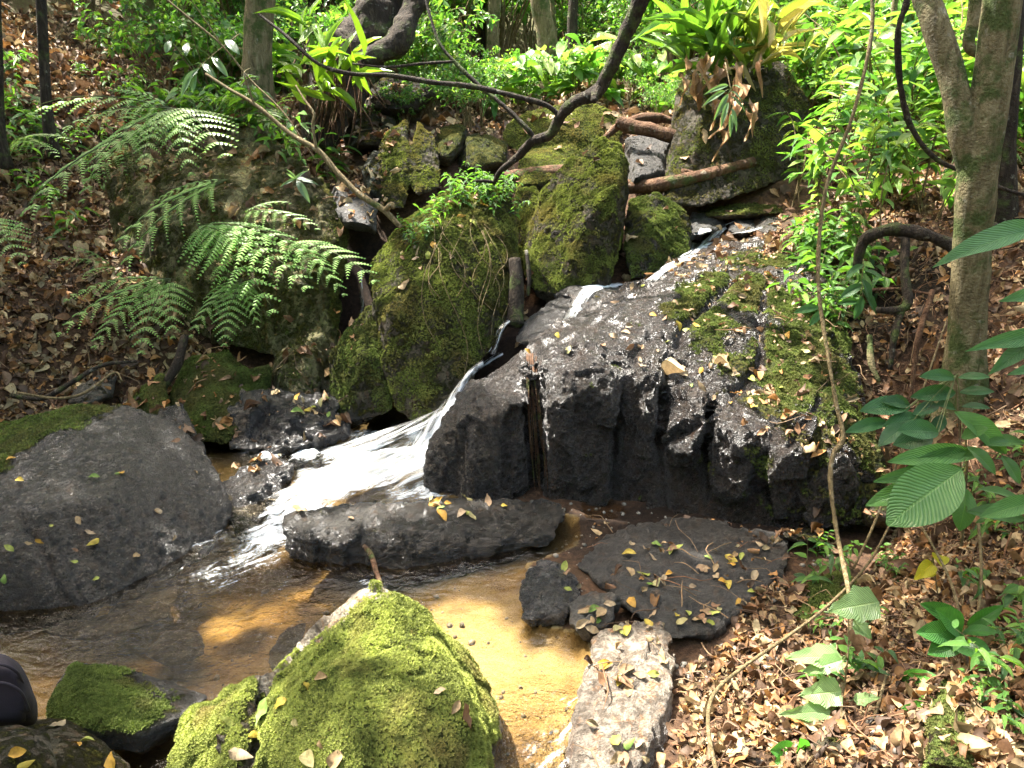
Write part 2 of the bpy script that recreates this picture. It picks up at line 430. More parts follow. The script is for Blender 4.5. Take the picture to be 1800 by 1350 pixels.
# ---------------------------------------------------------------- terrain
POOL = [(-300, 1060), (160, 1058), (240, 1020), (345, 950), (385, 905), (370, 850), (330, 760), (420, 745), (520, 700), (640, 690), (720, 690), (790, 700), (800, 780), (750, 870),
        (900, 890), (1010, 910), (1010, 960), (925, 990), (915, 1090), (1020, 1120), (1040, 1160), (1000, 1250), (1030, 1360), (1010, 1500), (-300, 1500)]
POOLW = np.array([tuple(PZ(x, y, 0))[:2] for x, y in POOL] )
def inpoly(x, y, poly):
    ins = np.zeros(x.shape, bool); n = len(poly)
    for i in range(n):
        x0, y0 = poly[i]; x1, y1 = poly[(i + 1) % n]
        c = ((y0 > y) != (y1 > y)) & (x < (x1 - x0) * (y - y0) / (y1 - y0 + 1e-12) + x0)
        ins ^= c
    return ins
def distpoly(x, y, poly):
    d = np.full(x.shape, 1e9); n = len(poly)
    for i in range(n):
        a = poly[i]; b = poly[(i + 1) % n]; ab = b - a
        t = np.clip(((x - a[0]) * ab[0] + (y - a[1]) * ab[1]) / (ab @ ab + 1e-9), 0, 1)
        d = np.minimum(d, np.hypot(x - a[0] - t * ab[0], y - a[1] - t * ab[1]))
    return d
GP = [(0, 720, 4.3), (150, 690, 4.6), (0, 600, 4.6), (0, 450, 5.2), (0, 300, 6), (0, 150, 7), (0, 30, 8.5), (200, 560, 4.9), (250, 640, 4.7), (380, 680, 4.8),
      (300, 200, 7.4), (200, 100, 8.5), (420, 60, 10), (600, 150, 9), (800, 203, 8), (740, 215, 7), (950, 170, 9.5), (1200, 165, 9.5), (1400, 380, 5.6), (1300, 345, 6),
      (1350, 420, 5.2), (1500, 430, 4.6), (1600, 500, 4.2), (1800, 450, 4), (1800, 300, 5.2), (1800, 650, 3.2), (1540, 560, 4.1), (1540, 660, 3.85), (1560, 800, 3.5),
      (1800, 900, 2.6), (1560, 950, 3.0), (1650, 800, 3.1), (1350, 960, 3.0), (1400, 1050, 2.5), (1300, 1200, 2.03), (1300, 1350, 1.64),
      (1500, 1350, 1.55), (1800, 1350, 1.38), (1800, 1100, 1.9), (1650, 1050, 2.3), (1500, 1150, 2.12), (1500, 250, 7), (1700, 200, 7)]
pts = [tuple(P(*g)) for g in GP]
for (a, b, z) in [(100, 1130, -.25), (300, 1080, -.28), (0, 1250, -.2), (500, 1050, -.2), (450, 1000, -.22), (600, 850, -.15), (700, 820, -.12), (420, 800, -.06), (750, 1040, -.09), (850, 1040, -.07),
                  (930, 1150, -.05), (900, 1250, -.07), (980, 1330, -.06), (250, 1250, -.2), (560, 730, -.05), (640, 720, 0), (600, 980, -.18), (850, 960, -.1), (1060, 990, -.03), (1100, 1350, -.03), (1060, 1500, -.03), (1120, 1160, -.03), (1200, 960, -.03), (1200, 1040, -.05), (1280, 1030, -.03), (1120, 1050, -.05), (1080, 920, -.02)]:
    pts.append(tuple(PZ(a, b, z)))
pts += [tuple(P(620, 520, 5.3))[:2] + (.25,), tuple(P(625, 620, 5.0))[:2] + (.1,), tuple(P(1590, 460, 4.2))[:2] + (.62,), (-.2, 5.2, .5), (.8, 5.0, .72), (1.6, 5.9, 1.0), (0, 6.2, 1.3), (-1.2, 5.8, .9), (-1.4, 6.6, 1.5), (-2, -3, .1), (2, -3, .5), (0, -1, 0), (3, 0, .9), (-3.2, 1, .3), (-3.5, 3, .5), (-6, 0, 2), (7, 0, 2.5),
        (0, 14, 2.9), (-6, 14, 4.8), (6, 14, 3.4), (0, 22, 5.5), (-12, 20, 9), (12, 20, 7.5), (0, 32, 10), (-14, 32, 13), (16, 32, 12), (-10, 8, 5.5), (10, 8, 4.2), (8, 4, 3.0), (-7, 5, 3.2), (-16, 2, 8), (16, 2, 6), (-8, -8, 3), (8, -8, 4),
        (5, 6, 2.0), (5.5, 9.5, 2.7), (-4.5, 6, 2.3)]
pts = np.array(pts)
def _phi(r2): return r2 * np.log(r2 + 1e-6)
_d2 = ((pts[:, None, :2] - pts[None, :, :2]) ** 2).sum(-1)
_n = len(pts); A = np.zeros((_n + 3, _n + 3)); A[:_n, :_n] = _phi(_d2) + np.eye(_n) * .02
A[:_n, _n] = 1; A[:_n, _n + 1:] = pts[:, :2]; A[_n, :_n] = 1; A[_n + 1:, :_n] = pts[:, :2].T
_sol = np.linalg.solve(A, np.concatenate([pts[:, 2], [0, 0, 0]]))
def hbase(x, y):
    x = np.asarray(x, float); y = np.asarray(y, float); sh = x.shape; x = x.ravel(); y = y.ravel(); r = np.empty(len(x))
    for i in range(0, len(x), 20000):
        xx, yy = x[i:i + 20000], y[i:i + 20000]
        d2 = (xx[:, None] - pts[None, :, 0]) ** 2 + (yy[:, None] - pts[None, :, 1]) ** 2
        r[i:i + 20000] = _phi(d2) @ _sol[:_n] + _sol[_n] + _sol[_n + 1] * xx + _sol[_n + 2] * yy
    return r.reshape(sh)
def ground_z(x, y, fine=True):
    x = np.asarray(x, float); y = np.asarray(y, float)
    z = hbase(x, y)
    ins = inpoly(x, y, POOLW); d = distpoly(x, y, POOLW)
    p = np.stack([x.ravel(), y.ravel(), np.zeros(x.size)], 1)
    nz = (fbm(p * 1.3, 4) * .10).reshape(x.shape) * np.clip(np.hypot(x, y) / 4, .25, 2.5)
    n2 = (fbm(p * 8 + 5, 3) * .022).reshape(x.shape)
    zo = np.maximum(z + nz * np.clip(d / .8, 0, 1) * np.clip((y - 1) / 4 + .15, .15, 1), .006) + n2 * np.clip(d / .1, 0, 1)
    zi = np.minimum(z, -.012 - np.clip(d, 0, 1) * .22) + n2 * .5
    zi = np.maximum(zi, -.34)
    return np.where(ins, zi, zo)
def gz(x, y): return float(ground_z(np.array([x]), np.array([y]))[0])

gx = np.sinh(np.linspace(-3.2, 3.2, 300)) / math.sinh(3.2) * 24
gy = np.concatenate([np.linspace(-9, .9, 24), np.linspace(.95, 5.2, 215), 5.2 + (np.geomspace(1, 33, 130) - .98) * 1.0])
X, Y_ = np.meshgrid(gx, gy, indexing='ij')
Z = ground_z(X, Y_)
V = np.stack([X, Y_, Z], -1).reshape(-1, 3); ny = len(gy)
i, j = np.meshgrid(np.arange(len(gx) - 1), np.arange(ny - 1), indexing='ij')
Fg = np.stack([i * ny + j, (i + 1) * ny + j, (i + 1) * ny + j + 1, i * ny + j + 1], -1).reshape(-1, 4)
ins = inpoly(X, Y_, POOLW); dp = distpoly(X, Y_, POOLW)
sandm = np.where(ins, 1, np.clip(1 - dp / .06, 0, 1) * .7)
c9 = PZ(1230, 1230, 0); sandm = np.maximum(sandm, .52 * np.clip(1 - np.hypot(X - c9.x, Y_ - c9.y) / .5, 0, 1))
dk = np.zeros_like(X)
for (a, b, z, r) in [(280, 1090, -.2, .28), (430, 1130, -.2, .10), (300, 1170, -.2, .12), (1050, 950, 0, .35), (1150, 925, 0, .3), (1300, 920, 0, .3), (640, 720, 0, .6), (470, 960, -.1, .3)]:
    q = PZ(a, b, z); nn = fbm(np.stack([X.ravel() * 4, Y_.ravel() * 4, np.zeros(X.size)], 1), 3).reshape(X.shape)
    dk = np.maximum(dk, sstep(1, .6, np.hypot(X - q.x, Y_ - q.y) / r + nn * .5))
for (a, b, c, r) in [(1590, 460, 4.2, .4), (620, 520, 5.3, .5), (630, 620, 5.0, .45), (930, 590, 4.5, .35), (900, 560, 4.7, .3), (600, 420, 5.6, .4), (950, 540, 4.9, .3)]:  # paints crevice and root-hollow shade into soil; black rock tone by the log
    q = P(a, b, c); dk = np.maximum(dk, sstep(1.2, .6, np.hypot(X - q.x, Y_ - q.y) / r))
gr = np.clip((Y_ - 7) / 3, 0, 1) * .8
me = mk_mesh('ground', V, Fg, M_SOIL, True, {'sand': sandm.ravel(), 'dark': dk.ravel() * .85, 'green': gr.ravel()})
tag(link('ground', me), kind='structure')
BV = [(V.copy(), Fg.copy())]      # surfaces things may lie on

# ---------------------------------------------------------------- rocks
def np_mesh(me):
    n = len(me.vertices); V = np.empty(n * 3, np.float32); me.vertices.foreach_get('co', V)
    N_ = np.empty(n * 3, np.float32); me.vertices.foreach_get('normal', N_)
    return V.reshape(-1, 3).astype(float), N_.reshape(-1, 3).astype(float)
def hull_union(pieces, vox):
    bm = bmesh.new()
    for pc in pieces:
        b2 = bmesh.new()
        for p in pc: b2.verts.new(p)
        r = bmesh.ops.convex_hull(b2, input=b2.verts)
        bmesh.ops.delete(b2, geom=[g for g in set(r['geom_interior']) | set(r['geom_unused']) if isinstance(g, bmesh.types.BMVert)], context='VERTS')
        bmesh.ops.recalc_face_normals(b2, faces=b2.faces)
        t = bpy.data.meshes.new('t'); b2.to_mesh(t); bm.from_mesh(t); b2.free(); bpy.data.meshes.remove(t)
    me = bpy.data.meshes.new('tmp'); bm.to_mesh(me); bm.free()
    o = bpy.data.objects.new('tmp', me); C.objects.link(o)
    md = o.modifiers.new('r', 'REMESH'); md.mode = 'VOXEL'; md.voxel_size = vox
    dg = bpy.context.evaluated_depsgraph_get(); ev = o.evaluated_get(dg); m2 = bpy.data.meshes.new_from_object(ev)
    bpy.data.objects.remove(o); bpy.data.meshes.remove(me)
    return m2
def laplace(V, E, it, lam=.5):
    n = len(V); deg = np.bincount(E.ravel(), minlength=n).astype(float)[:, None] + 1e-9
    for _ in range(it):
        S = np.stack([np.bincount(E[:, 0], V[E[:, 1], c], n) + np.bincount(E[:, 1], V[E[:, 0], c], n) for c in range(3)], 1)
        V = V + lam * (S / deg - V)
    return V
ROCKS = {}
def rock(name, label, pieces, vox=.02, sm=8, a1=.03, f1=2.5, a2=.012, f2=9, crease=0., grain=.004, col=(.16, .15, .14), moss=0., mtop=.6, wet=0., wetline=None, mossf=None, cat='boulder', tufts=0, mlight=1., group=None, grow=1.0, strat=None, seed=None, facet=0., chip=0., chip2=0., cracks=()):
    pcs = []
    for pc in pieces:
        q = [Vector(p) if isinstance(p, Vector) else P(*p) for p in pc]
        if grow != 1:
            c = sum(q, Vector()) / len(q); q = [c + (p - c) * grow for p in q]
        pcs.append(q)
    m2 = hull_union(pcs, vox)
    V, _ = np_mesh(m2); E = np.empty(len(m2.edges) * 2, np.int32); m2.edges.foreach_get('vertices', E); E = E.reshape(-1, 2)
    V = laplace(V, E, sm)
    seed = len(ROCKS) if seed is None else seed
    m2.vertices.foreach_set('co', V.astype(np.float32).ravel()); m2.update()
    _, Nn = np_mesh(m2)
    so_ = seed * 13.7
    d = a1 * fbm(V * f1 + so_, 3) + a2 * fbm(V * f2 + so_, 4, .6)
    if facet:                                   # broad flat chips
        q = V * facet + so_; d = d + .5 / facet * .12 * (np.abs((vnoise(q) * 2) % 1 - .5) - .25)
    if crease: d = d - crease * np.clip(ridged(V * f1 * 1.3 + so_ + 40, 2) - .78, 0, 1) * 4
    if strat is not None:
        Mx, amp = strat; d = d + amp * (fbm((V @ np.array(Mx).T), 4, .6))
    wv_ = V + .04 * np.stack([fbm(V * 4 + q_, 2) for q_ in (3, 8, 14)], 1)
    if chip: d = d + chip * chips(wv_ * np.array([1, 1, .42]) / (chip * 5) + so_, 3)
    if chip2: d = d + chip2 * chips(wv_ / (chip2 * 5) + so_, 5)
    d = d + grain * vnoise(V / vox * .45 + so_) + .0035 * (ridged(V * 30 + so_, 2) - .3)
    ckm = np.zeros(len(V))
    if cracks:
        cxp, cyp = proj(V); facing = (Nn * (np.array([0, 0, H]) - V)).sum(1) > 0
        cxp = cxp + 7 * fbm(V * 9, 2); cyp = cyp + 5 * fbm(V * 9 + 5, 2)
        for pl, wpx, dep in cracks:
            g_ = np.exp(-(polydist(cxp, cyp, pl) / wpx) ** 2) * facing; d = d - dep * g_; ckm = np.maximum(ckm, g_ * (dep > .025))
    V = V + Nn * d[:, None]
    m2.vertices.foreach_set('co', V.astype(np.float32).ravel()); m2.update()
    _, Nn = np_mesh(m2)
    ms = moss * np.clip((Nn[:, 2] * mtop + (1 - mtop)) * 1.15, 0, 1) if moss else np.zeros(len(V))
    if mossf is not None: ms = mossf(V, Nn, ms)
    ms = ms * (1 - ckm * .9)
    wt = np.full(len(V), float(wet))
    if wetline is not None: wt = np.maximum(wt, sstep(wetline + .12, wetline, V[:, 2] + .05 * fbm(V * 6, 2))); ms = ms * sstep(wetline - .02, wetline + .08, V[:, 2] + .04 * fbm(V * 7, 2))
    cl = np.tile(np.array(col), (len(V), 1)) * (1 + .25 * fbm(V * 3 + 9 + so_, 2))[:, None]
    m2.polygons.foreach_set('use_smooth', np.ones(len(m2.polygons), bool))
    nF = len(m2.polygons); 
    for nm, a in (('moss', ms), ('wet', wt)):
        at = m2.attributes.new(nm, 'FLOAT', 'POINT'); at.data.foreach_set('value', a.astype(np.float32))
    at = m2.attributes.new('col', 'FLOAT_COLOR', 'POINT'); at.data.foreach_set('color', np.hstack([cl, np.ones((len(V), 1))]).astype(np.float32).ravel())
    org = np.array([(V[:, 0].min() + V[:, 0].max()) / 2, (V[:, 1].min() + V[:, 1].max()) / 2, V[:, 2].min()])
    lt = np.array([p.vertices[:] for p in m2.polygons if len(p.vertices) == 4])
    tri = [p.vertices[:] for p in m2.polygons if len(p.vertices) == 3]
    BV.append((V.copy(), lt))
    m2.vertices.foreach_set('co', (V - org).astype(np.float32).ravel()); m2.update()
    m2.materials.clear(); m2.materials.append(M_ROCK); m2.name = name
    o = link(name, m2, loc=Vector(org)); tag(o, label, cat, group)
    ROCKS[label] = o
    if tufts: moss_tufts(o, V, Nn, lt, ms, org, tufts, seed, light=mlight)
    return o
TUFT = None
def moss_tufts(o, V, Nn, Q, ms, org, count, seed, size=.0062, light=1.):
    global TUFT
    if TUFT is None:
        vs, fs = [], []; r = np.random.default_rng(3)
        for b in range(5):
            a = b * 1.2566 + r.uniform(0, .6); c, s = math.cos(a), math.sin(a); wv = .16; h = r.uniform(.6, 1.05); o_ = r.uniform(.4, .9)
            k = len(vs); vs += [(-s * wv, c * wv, -.1), (s * wv, -c * wv, -.1), (c * o_ * .6 + s * wv, s * o_ * .6 - c * wv, h * .75), (c * o_, s * o_, h)]; fs.append((k, k + 1, k + 2, k + 3))
        TUFT = (np.array(vs), np.array(fs), np.zeros((len(vs), 2)))
    r = np.random.default_rng(100 + seed)
    # only what could be seen from about the photo's side, and mossy
    ctr = V[Q].mean(1); nn = Nn[Q].mean(1); a = np.linalg.norm(np.cross(V[Q[:, 2]] - V[Q[:, 0]], V[Q[:, 3]] - V[Q[:, 1]]), axis=1)
    view = (nn * (np.array([0, 0, H]) - ctr)).sum(1) > -.3 * np.linalg.norm(np.array([0, 0, H]) - ctr, axis=1)
    pm = np.clip((ms[Q].mean(1) + .75 * fbm(ctr * 8, 4) - .42) * 3, 0, 1) * a * view
    if pm.sum() <= 0: return
    idx = r.choice(len(Q), count, p=pm / pm.sum())
    u, v = r.random((2, count, 1)); q = V[Q[idx]]
    p = (1 - u) * (1 - v) * q[:, 0] + u * (1 - v) * q[:, 1] + u * v * q[:, 2] + (1 - u) * v * q[:, 3]
    n_ = unit(nn[idx] + r.normal(0, .35, (count, 3)) + np.array([0, 0, .25])); x = r.normal(size=(count, 3))
    x = unit(np.cross(n_, x)); dist = np.linalg.norm(p - np.array([0, 0, H]), axis=1)
    L = size * r.uniform(.5, 1.3, count) * np.clip(dist / 2.2, .7, 1.5)
    B = np.stack([x * L[:, None], np.cross(n_, x) * L[:, None], n_ * L[:, None]], 1)
    t = np.clip(.5 + .8 * fbm(p * 14 + 3, 3) + r.normal(0, .2, count), 0, 1)[:, None]
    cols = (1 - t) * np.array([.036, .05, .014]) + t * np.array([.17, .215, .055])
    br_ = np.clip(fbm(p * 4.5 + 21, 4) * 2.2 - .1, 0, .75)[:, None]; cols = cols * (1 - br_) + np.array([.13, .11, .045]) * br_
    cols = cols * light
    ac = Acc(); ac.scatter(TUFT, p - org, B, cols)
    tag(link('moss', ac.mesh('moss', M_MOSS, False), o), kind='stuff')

def blob(outline, dep, sc=.62, front=None):
    """outline [(px,py,Y)...] -> hull points: silhouette + inset front + inset back"""
    c = np.mean(np.array(outline, float), 0); out = list(outline); front = dep * .5 if front is None else front
    for (x, y, Yy) in outline:
        out.append((c[0] + (x - c[0]) * sc, c[1] + (y - c[1]) * sc, Yy - front)); out.append((c[0] + (x - c[0]) * sc, c[1] + (y - c[1]) * sc, Yy + dep))
        out.append((c[0] + (x - c[0]) * .88, c[1] + (y - c[1]) * .88, Yy - front * .6)); out.append((c[0] + (x - c[0]) * .9, c[1] + (y - c[1]) * .9, Yy + dep * .5))
    return out

# --- foreground mossy boulder, split by a crack
rock('mossy_boulder', 'sunlit bright green mossy boulder with a peaked top at the bottom of the photo',
     [[(690, 1030, 2.05), (630, 1048, 2.08), (740, 1070, 2.0), (540, 1120, 2.02), (470, 1185, 1.9), (745, 1160, 1.78), (775, 1110, 1.98), (815, 1262, 1.62), (835, 1165, 2.1), (880, 1255, 1.95), (872, 1300, 1.8), (820, 1330, 1.62),
       (445, 1330, 1.6), (460, 1260, 1.7), (435, 1420, 1.5), (600, 1300, 1.5), (640, 1480, 1.35), (820, 1480, 1.45), (870, 1420, 1.75), (450, 1500, 1.4), (640, 1120, 2.4), (560, 1180, 2.4), (800, 1200, 2.35)],
      [(455, 1185, 1.88), (400, 1215, 1.86), (330, 1262, 1.8), (290, 1340, 1.7), (270, 1420, 1.6), (425, 1330, 1.58), (440, 1260, 1.66), (420, 1450, 1.45), (300, 1480, 1.5), (470, 1230, 2.2), (380, 1280, 2.1)]],
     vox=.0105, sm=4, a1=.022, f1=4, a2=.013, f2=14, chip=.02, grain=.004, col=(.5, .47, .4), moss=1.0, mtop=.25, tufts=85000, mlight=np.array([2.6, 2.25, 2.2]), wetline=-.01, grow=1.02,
     mossf=lambda V, N_, m: m * (1 - .95 * np.exp(-(polydist(*proj(V), [(455, 1185), (560, 1098), (640, 1044), (705, 1036)]) / (20 + 16 * fbm(V * 9, 3))) ** 2)),
     cracks=[([(560, 1100), (500, 1150), (470, 1180), (452, 1225), (432, 1260), (440, 1300), (428, 1350), (420, 1420)], 13, .09), ([(748, 1080), (775, 1150), (800, 1200), (815, 1260)], 10, -.006)])
# --- big dark wet boulder on the left
def moss_left(V, Nn, ms):
    x, y = proj(V); d = (y - np.interp(x, [-100, 0, 60, 120, 190, 260], [860, 818, 790, 752, 722, 690])) + 26 * fbm(V * 6, 3)
    return sstep(14, -14, d) * np.clip(Nn[:, 2] + .5, 0, 1) * 1.15
rock('boulder', 'big rounded dark wet boulder with a green moss cap at the left edge',
     [[(-160, 800, 3.3), (0, 748, 3.45), (130, 712, 3.55), (225, 713, 3.6), (300, 742, 3.58), (352, 790, 3.5), (382, 850, 3.38), (402, 905, 3.2), (362, 958, 3.0), (235, 1022, 2.68), (160, 1062, 2.54), (0, 1070, 2.5), (-200, 1075, 2.5), (-300, 900, 3),
       (60, 900, 2.75), (180, 870, 2.9), (0, 960, 2.6), (160, 1100, 2.6), (0, 1110, 2.55), (350, 980, 3.1), (-200, 1110, 2.6), (100, 760, 3.9), (250, 790, 3.9), (350, 940, 3.6), (-100, 850, 4.0), (330, 1000, 3.4)]],
     vox=.0115, sm=16, a1=.025, f1=2.0, a2=.013, f2=15, grain=.006, chip2=.004, col=(.082, .078, .074), wet=.85, mossf=moss_left, tufts=12000, grow=1.03, cracks=[([(30, 905), (75, 960), (100, 1030), (130, 1062)], 7, .02), ([(45, 900), (110, 970), (150, 1060)], 5, .012)])
rock('wet_rock', 'dark wedge rock splitting the rapids beside the big round boulder',
     [[(380, 855, 3.55), (420, 822, 3.7), (495, 802, 3.75), (516, 815, 3.7), (490, 880, 3.45), (455, 912, 3.3), (400, 900, 3.3), (385, 880, 3.4), (450, 860, 3.4), (420, 960, 3.35), (500, 930, 3.5), (450, 870, 3.95)]],
     vox=.012, sm=3, a1=.02, a2=.012, chip=.018, chip2=.008, col=(.08, .078, .075), wet=.9)
rock('long_slab', 'long low slab rock lying across the pool below the outcrop, lit on top',
     [[(495, 908, 2.98), (530, 895, 3.1), (700, 880, 3.2), (870, 873, 3.25), (990, 885, 3.22), (1006, 905, 3.1), (960, 945, 2.95), (640, 962, 2.82), (500, 968, 2.86), (700, 1004, 2.78), (960, 960, 2.95), (880, 990, 2.88),
       (540, 930, 2.84), (800, 915, 3.0), (700, 1040, 2.85), (900, 1000, 3.0), (560, 1000, 2.95), (950, 900, 3.5), (600, 910, 3.5), (690, 935, 2.86)]],
     vox=.014, sm=5, a1=.03, f1=3.5, a2=.018, f2=8, chip=.02, chip2=.008, col=(.085, .08, .07), moss=.35, mtop=.3, wet=.5, wetline=.09, strat=(((1.2, 0, 5), (0, 3, 0), (0, 0, 14)), .03))
# --- lower left rocks
rock('mossy_rock', 'half-submerged dark rock with a mossy upper edge beside the peaked boulder',
     [[(95, 1200, 2.05), (130, 1160, 2.1), (215, 1175, 2.1), (300, 1195, 2.08), (368, 1222, 2.02), (330, 1255, 1.88), (240, 1288, 1.76), (150, 1275, 1.76), (85, 1255, 1.82), (150, 1215, 1.88), (250, 1330, 1.8), (100, 1300, 1.8), (340, 1280, 1.95), (200, 1230, 2.3), (310, 1240, 2.2)]],
     vox=.011, sm=5, a1=.014, a2=.01, col=(.12, .115, .105), moss=.95, mtop=.75, wet=.3, wetline=.03, tufts=9000)
rock('sandy_rock', 'smooth olive sandy rock in the bottom left corner behind the nearest one',
     [[(40, 1262, 1.75), (120, 1262, 1.75), (170, 1290, 1.7), (232, 1345, 1.6), (250, 1420, 1.5), (0, 1430, 1.35), (-60, 1300, 1.6), (100, 1330, 1.5), (100, 1500, 1.4), (60, 1330, 1.95), (200, 1400, 1.75)]],
     vox=.011, sm=8, a1=.012, a2=.006, col=(.25, .23, .15), moss=.45, mtop=.4)
rock('sandy_rock', 'nearest smooth grey-green rock cut off by the bottom left corner',
     [[(-60, 1275, 1.5), (30, 1270, 1.5), (85, 1285, 1.47), (105, 1330, 1.4), (100, 1420, 1.3), (-80, 1430, 1.2), (20, 1320, 1.32), (60, 1330, 1.6), (0, 1500, 1.2)]],
     vox=.011, sm=10, a1=.012, a2=.006, col=(.24, .23, .17), moss=.55, mtop=.4)

# --- central outcrop
def top_moss(V, Nn, ms):
    m = np.zeros(len(V))
    for (a, b, Yy, r, s) in [(1290, 520, 4.3, .34, 1.), (1230, 590, 4.0, .26, .9), (1400, 680, 3.6, .38, .95), (1440, 560, 4.0, .3, .9), (1360, 760, 3.35, .3, .9), (1490, 800, 3.3, .4, .9), (1330, 450, 4.9, .3, .6), (1260, 780, 3.3, .15, .5), (1380, 840, 3.1, .25, .45), (1480, 870, 3.1, .25, .6)]:
        q = P(a, b, Yy); dd = np.linalg.norm(V - np.array(q), axis=1); m = np.maximum(m, s * sstep(r * 1.25, r * .5, dd + .12 * fbm(V * 6, 3)))
    return m * np.clip(Nn[:, 2] * .6 + .6, 0, 1)
def Gd(px, py, Y, z=-.1):
    q = P(px, py, Y); return Vector((q.x, q.y, z))
OUT = [
    # main body: flat top that rises upstream
    [(850, 665, 3.95), (930, 640, 3.72), (1000, 605, 3.66), (1090, 640, 3.58), (1170, 660, 3.52), (1240, 700, 3.45), (1400, 745, 3.38), (1500, 720, 3.5), (1490, 580, 3.9), (1440, 440, 4.9), (1390, 405, 5.4), (1250, 432, 5.6), (1165, 490, 5.1), (1090, 507, 4.75), (1000, 560, 4.25),
     Gd(830, 660, 3.9), Gd(930, 640, 3.7), Gd(1170, 660, 3.6), Gd(1400, 745, 3.5), Gd(1500, 720, 3.6), Gd(1440, 440, 4.9), Gd(1250, 430, 5.6), Gd(1000, 560, 4.3)],
    # left nose beside the chute
    [(745, 840, 3.5), (752, 775, 3.55), (800, 722, 3.68), (790, 770, 3.5), (800, 860, 3.44), (750, 885, 3.5), (825, 668, 3.9), (850, 660, 3.75), (860, 700, 3.55), (860, 870, 3.45), Gd(750, 850, 3.6), Gd(860, 800, 3.4), (900, 700, 3.9)],
    [(800, 700, 3.62), (930, 632, 3.6), (930, 700, 3.42), (815, 760, 3.44), (810, 900, 3.36), (880, 900, 3.4), (885, 720, 3.42), Gd(810, 800, 3.38), Gd(930, 800, 3.45), (930, 640, 3.95)],
    # dark central block
    [(945, 640, 3.48), (975, 605, 3.55), (1040, 615, 3.5), (1095, 660, 3.42), (1085, 720, 3.34), (1065, 840, 3.36), (1060, 900, 3.36), (960, 905, 3.38), (955, 720, 3.38), (1035, 680, 3.34), Gd(960, 800, 3.4), Gd(1060, 800, 3.36), (960, 640, 3.9), (1090, 660, 3.9)],
    # groove fill with hanging roots
    [(885, 690, 3.55), (960, 640, 3.55), (955, 900, 3.5), (890, 890, 3.5), (960, 700, 3.9), (890, 720, 3.9), (925, 780, 3.44), (930, 860, 3.42), Gd(925, 800, 3.5)],
    [(1090, 650, 3.48), (1165, 650, 3.42), (1160, 720, 3.34), (1165, 860, 3.4), (1120, 900, 3.42), (1085, 900, 3.45), (1100, 720, 3.42), Gd(1120, 800, 3.42), (1165, 680, 3.9), (1090, 660, 3.9)],
    # pointed overhanging ledge
    [(1168, 770, 3.3), (1180, 730, 3.32), (1245, 695, 3.3), (1215, 800, 3.2), (1190, 800, 3.24), (1240, 745, 3.2), (1170, 700, 3.5), (1260, 700, 3.7), (1180, 840, 3.5), (1240, 860, 3.5), (1165, 640, 3.7)],
    [(1245, 740, 3.24), (1290, 720, 3.26), (1340, 770, 3.12), (1300, 870, 3.14), (1250, 850, 3.2), (1255, 900, 3.3), (1330, 890, 3.28), (1250, 700, 3.7), (1340, 720, 3.6), (1300, 900, 3.7)],
    # mossy stepped blocks on the right
    [(1340, 765, 3.12), (1420, 745, 3.12), (1430, 690, 3.3), (1445, 800, 3.06), (1420, 905, 3.12), (1365, 910, 3.1), (1350, 840, 3.06), (1420, 660, 3.7), (1340, 720, 3.6), (1400, 900, 3.6), (1385, 800, 3.02)],
    [(1430, 730, 3.2), (1460, 700, 3.3), (1500, 770, 3.16), (1540, 840, 3.12), (1530, 900, 3.1), (1460, 915, 3.06), (1435, 850, 3.08), (1480, 820, 3.04), (1520, 780, 3.6), (1450, 880, 3.6)],
    [(1080, 690, 3.56), (1250, 715, 3.46), (1400, 735, 3.36), (1500, 745, 3.34), (1550, 850, 3.16), (1540, 925, 3.06), (1400, 928, 3.1), (1260, 912, 3.2), (1170, 905, 3.3), (1080, 900, 3.42), (1250, 800, 3.32), (1400, 820, 3.22), (1500, 700, 4.2), (1100, 680, 4.0), Gd(1540, 900, 3.6), Gd(1100, 900, 3.8), Gd(1250, 900, 3.26), Gd(1400, 900, 3.18)],
    [(1250, 735, 3.24), (1340, 760, 3.12), (1430, 735, 3.14), (1440, 700, 3.3), (1260, 690, 3.5), (1420, 820, 3.08), (1260, 820, 3.24), (1340, 860, 3.2), (1300, 790, 3.14), (1300, 760, 3.7), (1420, 860, 3.5)],
    [(1420, 720, 3.2), (1470, 690, 3.35), (1530, 770, 3.2), (1560, 850, 3.1), (1540, 920, 3.02), (1430, 930, 3.0), (1400, 860, 3.06), (1480, 800, 3.02), (1540, 800, 3.6), (1450, 800, 3.6), (1500, 640, 3.8)],
    # ribs running down the top
    [(1185, 610, 3.75), (1240, 510, 4.6), (1290, 480, 4.9), (1340, 500, 4.6), (1330, 560, 4.1), (1265, 600, 3.85), (1210, 635, 3.7), (1290, 540, 4.15), (1230, 580, 3.95), (1220, 560, 4.6), (1300, 640, 4.4)],
    [(1130, 700, 3.5), (1120, 600, 3.75), (1150, 560, 4.1), (1185, 600, 3.75), (1180, 680, 3.46), (1150, 730, 3.38), (1150, 640, 3.5), (1150, 680, 4)],
    [(1340, 640, 3.66), (1400, 560, 4.0), (1450, 560, 3.95), (1470, 640, 3.6), (1430, 720, 3.38), (1360, 740, 3.36), (1400, 640, 3.6), (1400, 700, 4)],
]
ca, sa = math.cos(.75), math.sin(.75)
